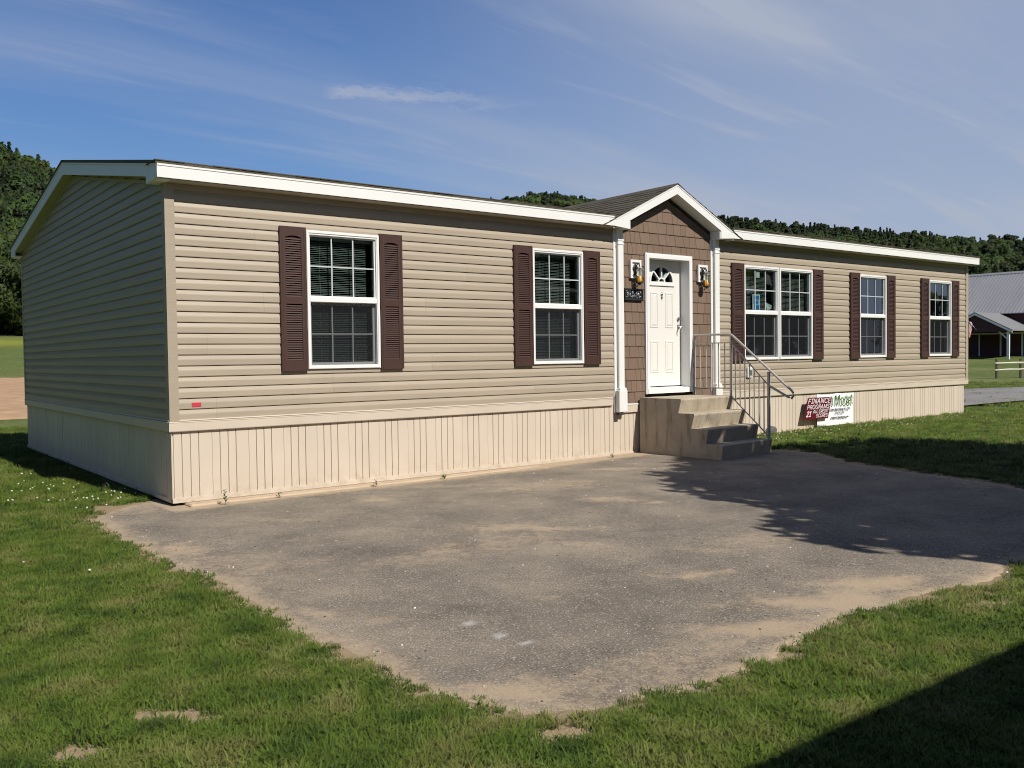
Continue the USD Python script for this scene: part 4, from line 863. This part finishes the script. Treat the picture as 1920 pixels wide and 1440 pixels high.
# local frame: x along the ridge (rightwards), y away from the viewer, z up
RZ, EZ, RUN = 8.35, 4.28, 6.2
obj('wall', MB().prism([(-5.8, 0), (5.8, 0), (5.8, EZ - .1), (0, RZ - .25), (-5.8, EZ - .1)], -22, 26, 'x'), m_barn, barn)
for s in (-1, 1):
    x = -22.6; slope = (RZ - EZ) / RUN
    while x < 26.5:
        pr = sum([[(x + o, 0), (x + o + .22, 0), (x + o + .235, .045), (x + o + .275, .045), (x + o + .29, 0)] for o in (0, .303, .606)], []) + [(x + .908, 0), (x + .908, -.05), (x, -.05)]
        m = MB().prism([(a - x, b) for a, b in pr], 0, 1, 'y').arrays(); v = m[0]; u = v[:, 1]
        w = np.stack([v[:, 0] + x, s * u * RUN, RZ - u * (RZ - EZ) + v[:, 2]], 1)
        obj('roof_panel', MB().add(w, m[1] if s > 0 else m[1][:, ::-1]), m_tin, barn); x += .911
obj('ridge_cap', MB().prism([(-.3, RZ - .13), (0, RZ + .07), (.3, RZ - .13), (0, RZ + .01)], -22.7, 26.6, 'x'), m_tin, barn)
dr = obj('door', MB().box(.92, 2.62, -5.86, -5.805, 0, 2.46), m_barn, barn)
obj('trim_board', MB().box(.80, .92, -5.88, -5.80, 0, 2.46), m_frame, dr); obj('trim_board', MB().box(2.62, 2.74, -5.88, -5.80, 0, 2.46), m_frame, dr)
obj('trim_board', MB().box(4.40, 4.52, -5.88, -5.80, 0, 2.46), m_frame, barn); obj('trim_board', MB().box(-3.0, 6.0, -5.88, -5.80, 2.46, 2.58), m_frame, barn)
# porch in front of the barn wall: its own roof and posts, one building
PX, PZ, PR, PH = 2.68, 4.2, 1.45, 2.75
for s in (-1, 1):
    v, f = MB().prism([(0, PZ), (s * (PH + .25), PZ - PR * (PH + .25) / PH), (s * (PH + .25), PZ - PR * (PH + .25) / PH + .10), (0, PZ + .10)], -11.3, -5.75, 'y').arrays()
    obj('porch_roof', MB().add(v + [PX, 0, 0], f), m_porch, barn)
    v, f = MB().prism([(0, PZ - .16), (s * (PH + .25), PZ - .16 - PR * (PH + .25) / PH), (s * (PH + .25), PZ - .01 - PR * (PH + .25) / PH), (0, PZ - .01)], -11.33, -11.27, 'y').arrays()
    obj('porch_fascia', MB().add(v + [PX, 0, 0], f), m_frame, barn)
    px_ = PX + s * (PH - .15)
    po = obj('porch_post', rbox(px_ - .10, px_ + .10, -11.15, -10.95, 0, 2.62, .01), m_frame, barn)
    obj('brace', MB().tube([(px_ - s * .05, -11.05, 1.95), (px_ - s * .75, -11.05, 2.62)], .06, 6), m_frame, po)
obj('porch_gable', MB().prism([(PX - PH, 2.58), (PX + PH, 2.58), (PX, PZ - .05)], -11.2, -11.1, 'y'), m_barn, barn)
obj('porch_floor', B(PX - PH - .3, PX + PH + .3, -11.4, -5.9, -.5, .02), m_slab, barn)
flw = bo + ba * (PX - .02) - X([-ba[1], ba[0]]) * 11.25
fl = thing('flag', 'small striped flag hanging from the barn porch gable', 'flag', (*flw, BG + 2.45), bang)
obj('pole', MB().tube([(.15, 0, .35), (-.42, -.55, 1.25)], .018, 6), m_frame, fl)
gu, gv = np.meshgrid(np.linspace(0, 1, 14), np.linspace(0, 1, 14))
def cloth(u0, u1, v0, v1):
    u, v = np.meshgrid(np.linspace(u0, u1, 8), np.linspace(v0, v1, 4))
    x = -.06 - .34 * u - .22 * v; z = .85 + .4 * u * .7 - 1.2 * v + .08 * np.sin(5 * u); y = -.2 - .3 * u + .06 * np.sin(7 * u + 4 * v)
    return MB().quadgrid(np.stack([x, y, z], -1))
for k in range(13):
    u0, u1 = k / 13, (k + 1) / 13
    a = .4 if u0 > .46 else 0
    obj('stripe', cloth(u0, u1, a, 1), m_flagr if k % 2 == 0 else m_flagw, fl)
obj('canton', cloth(6 / 13, 1, 0, .4), m_flagb, fl)
# split-rail fence: one continuous run
fo = at(1869, 48); fg = H(fo[0] + .5, fo[1]); fd = .985 * rh + .1 * fh
fen = thing('rail_fence', 'low two-rail wooden fence with dark posts on the lawn before the barn', 'fence', (*fo, float(fg)), math.atan2(fd[1], fd[0]))
for k in range(5):
    m = trimesh.creation.cylinder(.075, 1.12, sections=8); m.vertices += rng.normal(0, .006, m.vertices.shape); m.apply_translation((k * 1.36, 0, .46)); obj('post', MB().mesh(m), m_wood, fen)
    if k < 4:
        for zz in (.80, .44):
            j = rng.normal(0, .02, 3); obj('rail', MB().tube([(k * 1.36 - .14, -.06, zz + j[0]), (k * 1.36 + .7, -.075, zz + .02 + j[1]), (k * 1.36 + 1.36, -.06, zz + .03 + j[2])], [.045, .055, .045], 7), m_railw, fen)


# ------------------------------------------------------------------ trees
def leaves(cent, size, rg, flat=0.0):
    n = len(cent); d = rg.normal(size=(n, 3)); d[:, 2] *= 1 - flat; d /= np.linalg.norm(d, axis=1, keepdims=True); e = np.cross(d, rg.normal(size=(n, 3))); e /= np.linalg.norm(e, axis=1, keepdims=True)
    s = (size * rg.uniform(.6, 1.3, n))[:, None]; a, b = d * s, e * s * .62
    v = np.stack([cent - a, cent - b * .9, cent + a, cent + b], 1).reshape(-1, 3); i = np.arange(n)[:, None] * 4
    return v, np.hstack([i, i + 1, i + 2, i + 3])


def crown(lobes, n, size, rg):
    """leaf clumps through several uneven lobes (x,y,z,rx,rz), thicker towards their rims"""
    out = []; tot = sum(l[3] ** 2 for l in lobes)
    for x, y, z, rx, rz in lobes:
        k = int(n * rx * rx / tot); d = rg.normal(size=(k, 3)); d /= np.linalg.norm(d, axis=1, keepdims=True); r = rg.uniform(.25, 1, k) ** .45 * (1 + .22 * (meshkit.noise(d * 2.3 + x * 3 + z, 3) - .5) * 2)
        out.append(X([x, y, z]) + d * r[:, None] * X([rx, rx, rz]))
    return leaves(np.vstack(out), size, rg)


def broadleaf(h, w, n, size, seed, base=.18):
    rg = np.random.default_rng(seed); lobes = [(0, 0, h * .62, w * .30, h * .30)]
    for k in range(9):
        a = rg.uniform(0, 6.28); q = rg.uniform(.15, .34) * w; z = rg.uniform(base + .12, .86) * h; lobes.append((q * math.cos(a), q * math.sin(a), z, w * rg.uniform(.15, .26), h * rg.uniform(.10, .19)))
    return crown(lobes, n, size, rg)


def conifer(h, w, n, size, seed, bare=.12):
    rg = np.random.default_rng(seed); t = rg.uniform(0, 1, n) ** .75; z = h * (bare + (1 - bare) * (1 - t)); tier = 1 + .35 * np.sin(t * 42 + rg.uniform(0, 6)); a = rg.uniform(0, 6.283, n)
    side = 1 + .3 * np.sin(a * 3 + t * 9); r = w / 2 * (t * .95 + .03) * tier * side * rg.uniform(.3, 1, n) ** .5
    c = np.stack([r * np.cos(a), r * np.sin(a), z - r * .12], 1); return leaves(c, size, rg, .5)


def pine(h, w, n, size, seed):
    rg = np.random.default_rng(seed); lobes = []
    for k in range(11):
        z = h * rg.uniform(.45, .97); q = w * .42 * (1.15 - z / h) * rg.uniform(.3, 1.3); a = rg.uniform(0, 6.28); lobes.append((q * math.cos(a), q * math.sin(a), z, w * rg.uniform(.12, .2), h * rg.uniform(.035, .07)))
    return crown(lobes, n, size, rg)


def trunk(h, r, seed, limbs=0):
    rg = np.random.default_rng(seed); z = np.linspace(0, h, 7); p = np.stack([np.cumsum(rg.normal(0, r * .35, 7)) * (z > 0), np.cumsum(rg.normal(0, r * .35, 7)) * (z > 0), z], 1); m = MB().tube(p, r * (1 - .8 * z / h), 8)
    for k in range(limbs):
        i0 = rg.integers(2, 6); a = rg.uniform(0, 6.28); l = h * rg.uniform(.2, .35); q = p[i0]; m.tube([q, q + X([math.cos(a) * l * .5, math.sin(a) * l * .5, l * .35]), q + X([math.cos(a) * l, math.sin(a) * l, l * .6])], [r * .4, r * .25, r * .08], 6)
    return m


def on_ray(px, dist):
    d = _f + (px - 960) / FPX * _r; d = d[:2] / np.linalg.norm(d[:2]); p = CAM[:2] + d * dist; return p, float(H(p[0], p[1]))


def single_tree(name, px, dist, label, fol, mat, tr, cat='tree', group=None, rot=0.0):
    p, z = on_ray(px, dist); t = thing(name, label, cat, (*p, z - .2), rot, group); obj('crown', MB().add(*fol), mat, t); obj('trunk', tr, m_bark, t); return t


# the wooded hillsides: one mass, instanced
rg = np.random.default_rng(17); pos = []
NT = 60000; a = np.radians(np.where(rg.uniform(size=NT) < .84, rg.uniform(-6, 80, NT), rg.uniform(-115, -6, NT))); r = np.sqrt(rg.uniform(112 ** 2, 372 ** 2, NT)); wx, wy = CAM[0] + r * np.sin(a), CAM[1] + r * np.cos(a)
azd = np.degrees(a); keep = (azd < 16) | ((azd > 32) & (r > 240)) | (azd > 44)
keep &= ~((azd > 50) & (r < 128)); wx, wy, r, azd = wx[keep], wy[keep], r[keep], azd[keep]
# thin to about one crown per cell
cell = {}; sel = []
for i_, (x, y) in enumerate(zip(wx, wy)):
    s_ = 4.0 if azd[i_] < 25 else 2.7; k_ = (int(x // s_), int(y // s_), azd[i_] < 25)
    if k_ not in cell: cell[k_] = 1; sel.append(i_)
wx, wy, r, azd = wx[sel], wy[sel], r[sel], azd[sel]; nw = len(wx)
con = (meshkit.noise(np.stack([wx * .02, wy * .02, 0 * wx], -1), 4) > .52) & (azd > 25) | (rg.uniform(size=nw) < .22)
idx = np.where(con, rg.choice([3, 4, 5], nw), rg.choice([0, 1, 2], nw))
protos = [('broadleaf_crown', MB().add(*broadleaf(10, 8.5, 1500, .52, 1)), m_leaf), ('broadleaf_crown', MB().add(*broadleaf(12, 8, 1500, .52, 2)), m_leaf), ('broadleaf_crown', MB().add(*broadleaf(8.5, 9, 1500, .52, 3)), m_leaf),
          ('conifer_crown', MB().add(*conifer(13, 5.0, 1200, .48, 4)), m_pine), ('conifer_crown', MB().add(*conifer(11, 5.5, 1200, .48, 5)), m_pine), ('pine_crown', MB().add(*pine(13, 7.5, 1300, .48, 6)), m_pine)]
instancer('hillside_woods', protos, np.stack([wx, wy, H(wx, wy) - .6], 1), rg.uniform(0, 6.28, nw), rg.uniform(.7, 1.15, nw) * np.where(azd > 25, .53, .88), idx, label='dense mixed woods covering the hillsides behind the home and the barn', cat='woods', kind='stuff')
# trees one can tell apart
single_tree('conifer_tree', 24, 352, 'pointed conifer rising above the skyline at the far left', conifer(12, 6.5, 2200, .42, 31), m_pine, trunk(11, .25, 31))
single_tree('pine_tree', 997, 352, 'taller ragged pine above the roof ridge left of the entry gable', pine(9.5, 6, 2200, .3, 32), m_pine, trunk(8.5, .22, 32))
single_tree('pine_tree', 1893, 345, 'open flat-topped pine on the skyline above the barn, farthest right', pine(10, 8, 2600, .3, 33), m_pine, trunk(9, .25, 33))
single_tree('pine_tree', 1858, 348, 'layered dark pine on the skyline just left of the flat-topped pine', pine(9, 6.5, 2400, .3, 34), m_pine, trunk(8, .25, 34))
single_tree('conifer_tree', 1756, 350, 'spire-shaped conifer on the skyline above the right end of the roof', conifer(8.5, 5, 1800, .32, 35), m_pine, trunk(7.5, .25, 35))
single_tree('conifer_tree', 1652, 350, 'blunt dark conifer on the skyline above the fourth shuttered window', conifer(8, 5.5, 1900, .32, 36), m_pine, trunk(7, .25, 36))
for k_, (tx_, ty_, hh) in enumerate(((-10.5, 1.5, 10), (-11.5, 9.5, 11))):
    t4 = thing('broadleaf_tree', ['broad tree on the lawn left of the gable wall, out of view, nearer one', 'broad tree on the lawn left of the gable wall, out of view, farther one'][k_], 'tree', (tx_, ty_, -.9)); obj('crown', MB().add(*broadleaf(hh, 9, 5000, .34, 60 + k_, .05)), m_near, t4); obj('trunk', trunk(hh * .7, .25, 65 + k_, 4), m_bark, t4)
single_tree('broadleaf_tree', -6, 108, 'bright green leafy tree at the field edge, cut by the left border', broadleaf(9.5, 9, 9000, .22, 41, .02), m_near, trunk(7, .22, 41, 4))
single_tree('broadleaf_tree', 34, 113, 'leafy green tree at the field edge touching the gable eave', broadleaf(10.5, 8.5, 9000, .22, 42, .02), m_near, trunk(8, .22, 42, 4))
single_tree('broadleaf_tree', 80, 111, 'leafy tree at the field edge, mostly hidden behind the gable wall', broadleaf(9.5, 8, 6000, .24, 43, .02), m_near, trunk(7, .2, 43, 4))

# what stands behind the viewer and throws the shade: a second home and a tree
h2 = thing('manufactured_home', 'pale sided home behind the viewer whose eave shades the near grass', 'house', (0, -15.42, 0))
obj('wall', MB().box(-7, 16.0, -3.7, 3.7, -.05, 2.5), m_skirt, h2); obj('skirting', B(-6.98, 15.98, -3.68, 3.68, -1.0, -.05), m_siding, h2)
obj('roof', MB().prism([(-4.35, 2.40), (4.35, 2.40), (4.35, 2.56), (0, 3.4), (-4.35, 2.56)], -7.3, 16.3, 'x'), m_roof, h2)
for x in (-4, 0.5, 5.5, 10, 13): obj('window', MB().box(x, x + .95, 3.69, 3.74, .7, 2.1), m_frame, h2); 
for x in (-4, 0.5, 5.5, 10, 13): obj('pane', MB().box(x + .06, x + .89, 3.735, 3.745, .76, 2.04), m_glass, h2)
t2 = thing('broadleaf_tree', 'leafy shade tree behind the viewer that darkens the driveway', 'tree', (8.2, -9.9, -.85))
rg = np.random.default_rng(77)
lb = [(0, 0, 5.6, 2.2, 1.7), (-1.6, .6, 5.2, 1.5, 1.1), (1.7, .3, 5.3, 1.5, 1.2), (.3, 1.5, 4.9, 1.5, 1.0), (-.6, -1.3, 5.0, 1.6, 1.1), (1.4, -1.3, 4.6, 1.3, 1.0), (-2.5, -.8, 4.2, 1.2, .8), (-1.4, 1.9, 4.6, 1.0, .7), (2.6, -.2, 4.4, 1.1, .9), (1.6, 1.7, 4.6, 1.1, .8), (-2.2, -1.9, 3.7, 1.1, .7), (-3.1, -2.3, 3.3, .8, .5), (-3.9, -2.6, 3.0, .7, .45), (-.5, -2.6, 4.0, 1.5, 1.0), (1.5, -2.6, 4.0, 1.6, 1.0), (-2.0, -3.0, 3.2, 1.2, .7), (.3, -3.4, 3.3, 1.4, .8), (2.6, -3.4, 3.6, 1.4, .9), (3.4, -1.6, 4.2, 1.3, .9), (-1.2, .0, 3.9, 1.6, .9), (1.2, .2, 3.9, 1.6, .9), (.2, .9, 5.9, 1.9, 1.2), (-1.3, 1.2, 5.4, 1.2, .9), (1.6, 1.0, 5.6, 1.4, 1.0), (-2.9, -1.2, 3.9, 1.1, .6), (3.6, -3.6, 3.3, 1.4, .8), (4.6, -2.6, 3.9, 1.3, .9), (2.4, -4.0, 2.9, 1.2, .6), (-3.3, -.4, 4.6, .9, .6)]
obj('crown', MB().add(*crown([(a, b, c, d * 1.07, e * 1.05) for a, b, c, d, e in lb], 42000, .16, rg)), m_near, t2); obj('trunk', trunk(5.6, .22, 78, 7), m_bark, t2)

for k_, (tx_, ty_, hh) in enumerate(((9, -27, 11), (17, -29, 12), (25, -26, 11), (33, -28, 12), (42, -30, 11), (50, -28, 12), (71, -28, 6.5))):
    t3 = thing('broadleaf_tree', ['tall tree behind the second home, out of view, nearest the shade tree', 'tall tree behind the second home, out of view, second from the shade tree', 'tall tree beyond the second home, out of view, third from the shade tree', 'tall tree beyond the second home, out of view, fourth from the shade tree', 'tall tree beyond the second home, out of view, fifth from the shade tree', 'tall tree at the end of the row beyond the second home, out of view', 'small tree standing apart from the row beyond the second home, out of view'][k_], 'tree', (tx_, ty_, -.9))
    obj('crown', MB().add(*broadleaf(hh, 10, 2500, .5, 90 + k_, .02)), m_near, t3); obj('trunk', trunk(hh * .7, .25, 95 + k_, 4), m_bark, t3)

# ------------------------------------------------------------------ grass, flowers, weeds, gravel
def tuft(seed, n, rad, hmin, hmax, wid, lean=.5):
    rg = np.random.default_rng(seed); V, F = [], []
    for k in range(n):
        a, q = rg.uniform(0, 6.283), rad * math.sqrt(rg.uniform()); b = X([q * math.cos(a), q * math.sin(a), -.006]); h = rg.uniform(hmin, hmax); th_ = rg.uniform(0, 6.283); w = wid * rg.uniform(.7, 1.3)
        s = X([-math.sin(th_), math.cos(th_), 0]) * w; out = X([math.cos(th_), math.sin(th_), 0]) * h * rg.uniform(.1, lean)
        m = b + out * .4 + X([0, 0, h * .62]); t = b + out * 1.25 + X([0, 0, h * rg.uniform(.75, 1)]); i0 = len(V)
        V += [b - s, b + s, m + s * .8, m - s * .8, t]; F += [(i0, i0 + 1, i0 + 2), (i0, i0 + 2, i0 + 3), (i0 + 3, i0 + 2, i0 + 4)]
    return X(V), X(F)


def rosette(seed):
    rg = np.random.default_rng(seed); V, F = [], []
    for k in range(9):
        a = k * .7 + rg.uniform(-.2, .2); l = rg.uniform(.03, .06); d = X([math.cos(a), math.sin(a), 0]); s = X([-math.sin(a), math.cos(a), 0]) * .014; i0 = len(V)
        V += [X([0, 0, .01]), d * l * .5 - s + X([0, 0, .03]), d * l + X([0, 0, .028]), d * l * .5 + s + X([0, 0, .03])]; F += [(i0, i0 + 1, i0 + 2), (i0, i0 + 2, i0 + 3)]
    return X(V), X(F)


rq = [road_pt(X([float(t)]), X([float(w)]))[0] for t, w in ((-1.2, 0), (34, 0), (34, 1), (-1.2, 1))]
def road_in(x, y):
    i_ = np.ones_like(x, bool)
    for a, b in zip(rq, rq[1:] + rq[:1]): i_ &= (b[0] - a[0]) * (y - a[1]) - (b[1] - a[1]) * (x - a[0]) > -8
    return i_


rg = np.random.default_rng(23)
gp, gs, gi = [], [], []
def scatter(rmin, rmax, dens, s0, s1, amin=3, amax=74):
    n = int(dens * math.radians(amax - amin) / 2 * (rmax ** 2 - rmin ** 2)); a = np.radians(rg.uniform(amin, amax, n)); r = np.sqrt(rg.uniform(rmin ** 2, rmax ** 2, n)); x, y = CAM[0] + r * np.sin(a), CAM[1] + r * np.cos(a)
    sdv = drive_sd(x, y); dn = np.maximum(patch_dirt(x, y) * 1.15, np.where(sdv > -.24, .08 + (sdv + .24) * 2.6, 0)) + (near_noise(x, y, 7.0, 61) - .5) * .55
    ok = (dn < .42 + .35 * rg.uniform(size=n)) & ~((x > -.04) & (x < L + .02) & (y > -.09) & (y < W + .02)) & ~((x > -.2) & (x < 8.3) & (y > -.45) & (y < 0) & (rg.uniform(size=n) > .02)) & ~((x > SX[0] - .03) & (x < SX[1] + .03) & (y > -1.66) & (y < 0))
    ok &= ~((x > 16) & (y > -6) & (y < np.interp(x, [16, 31, 60], [12, 12, 12])) & road_in(x, y))
    dens_n = near_noise(x, y, .8, 44); ok &= rg.uniform(size=n) < .55 + dens_n * .9
    x, y = x[ok], y[ok]; k = len(x); sc = rg.uniform(s0, s1, k) * (.75 + .6 * near_noise(x, y, 1.1, 52)) * np.where(drive_sd(x, y) > -.12, .75, 1)
    gp.append(np.stack([x, y, H(x, y) + (near_noise(x, y, 2.2, 11) - .5) * .03 - .002], 1)); gs.append(sc); gi.append(rg.choice(6, k, p=[.25, .25, .21, .18, .06, .05]))


scatter(2.6, 5.5, 1500, .7, 1.15); scatter(5.5, 9, 800, .8, 1.3); scatter(9, 14, 320, 1.0, 1.6); scatter(14, 24, 90, 1.3, 2.1); scatter(24, 50, 14, 1.8, 3.0, 52, 70)
gp, gs, gi = np.vstack(gp), np.concatenate(gs), np.concatenate(gi)
instancer('grass', [('tuft', tuft(1, 26, .045, .018, .045, .0026, .9), m_grass), ('tuft', tuft(2, 22, .045, .018, .045, .0028, 1.2), m_grass), ('tuft', tuft(3, 28, .05, .015, .04, .0025, 1.0), m_grass), ('tuft', tuft(4, 20, .04, .02, .055, .0028, 1.0), m_grass), ('rosette', tuft(5, 16, .03, .012, .03, .0042, 1.4), m_weed), ('tuft', tuft(6, 12, .03, .04, .08, .0022, .8), m_grass)],
          gp, rg.uniform(0, 6.28, len(gp)), gs, gi, label='mown green lawn grass round the driveway and the home', cat='grass', kind='stuff')
# white clover heads
fp = []
for cx, cy, sx_, sy_, n in ((-1.0, 2.2, .5, .9, 45), (-.6, .9, .3, .35, 26), (-2.2, 2.0, .6, .6, 12), (-2.2, -.6, .5, .4, 10), (-1.9, -2.6, .4, .5, 4), (10.6, -.7, 1.4, .3, 60), (14.2, -.5, 1.6, .35, 50), (12, -1.2, 2.2, .6, 24), (9.2, -.5, .5, .3, 20)):
    x, y = rg.normal(cx, sx_, n), rg.normal(cy, sy_, n); ok = (drive_sd(x, y) < -.05) & ~((x > -.1) & (y > -.15)) ; fp.append(np.stack([x[ok], y[ok], H(x[ok], y[ok]) + rg.uniform(.035, .065, ok.sum())], 1))
fp = np.vstack(fp)
instancer('clover_flowers', [('flower_head', MB().mesh(sphere((0, 0, 0), .0085, 1, 1, .9, 1)), m_petal)], fp, rg.uniform(0, 6, len(fp)), rg.uniform(.7, 1.3, len(fp)), np.zeros(len(fp), int), label='scattered white clover heads in the lawn beside the home', cat='flowers', kind='stuff')
# loose grit on the asphalt
n = 1700; x, y = rg.uniform(-1, 8, n), rg.uniform(-7.2, -.2, n); w = drive_sd(x, y); ok = (w > -.12) & ((w < .35) | (rg.uniform(size=n) < .35)); x, y = x[ok], y[ok]
def pebble(seed):
    m = trimesh.creation.icosphere(subdivisions=1, radius=1); m.vertices *= (.7 + .6 * meshkit.noise(m.vertices * 1.7 + seed, seed))[:, None]; m.vertices *= X([.0065, .005, .004]); return MB().mesh(m)
instancer('grit', [('pebble', pebble(1), m_paper), ('pebble', pebble(2), m_stone), ('pebble', pebble(4), m_slab)], np.stack([x, y, H(x, y) + .006 + (near_noise(x, y, .9, 21) - .5) * .02], 1), rg.uniform(0, 6, len(x)), rg.uniform(.4, 1.3, len(x)), rg.choice(3, len(x), p=[.2, .3, .5]), label='loose pale grit on the worn asphalt and its edges', cat='grit', kind='stuff')


def weed(x, y, h, n, label, seed):
    rg = np.random.default_rng(seed); t = thing('weed', label, 'weed', (x, y, float(H(x, y)))); st = MB().tube([(0, 0, -.01), (.006, .004, h * .5), (.0, .01, h)], [.003, .0025, .0015], 6); obj('stem', st, m_weed, t)
    V, F = [], []
    for k in range(n):
        a = k * 2.4 + rg.uniform(-.3, .3); z = h * (.12 + .88 * k / n); l = rg.uniform(.03, .055) * (1.15 - .5 * k / n); d = X([math.cos(a), math.sin(a), rg.uniform(.2, .8)]); s = X([-math.sin(a), math.cos(a), 0]) * l * .2; b = X([0, 0, z]); i0 = len(V)
        V += [b, b + d * l * .5 + s, b + d * l, b + d * l * .5 - s]; F += [(i0, i0 + 1, i0 + 2), (i0, i0 + 2, i0 + 3)]
    obj('leaves', MB().add(X(V), X(F)), m_weed, t)


weed(.43, -.33, .17, 22, 'upright green weed on the footing near the left corner of the home', 1)
weed(1.05, -.27, .06, 10, 'low dry weed on the footing, first right of the upright weed', 2)
weed(2.25, -.26, .09, 14, 'small green weed at the footing below the large left window', 3)
weed(3.2, -.27, .05, 16, 'tiny leafy weed at the footing midway between the two left windows', 4)
weed(6.1, -.24, .07, 16, 'small weed at the footing left of the concrete steps', 5)
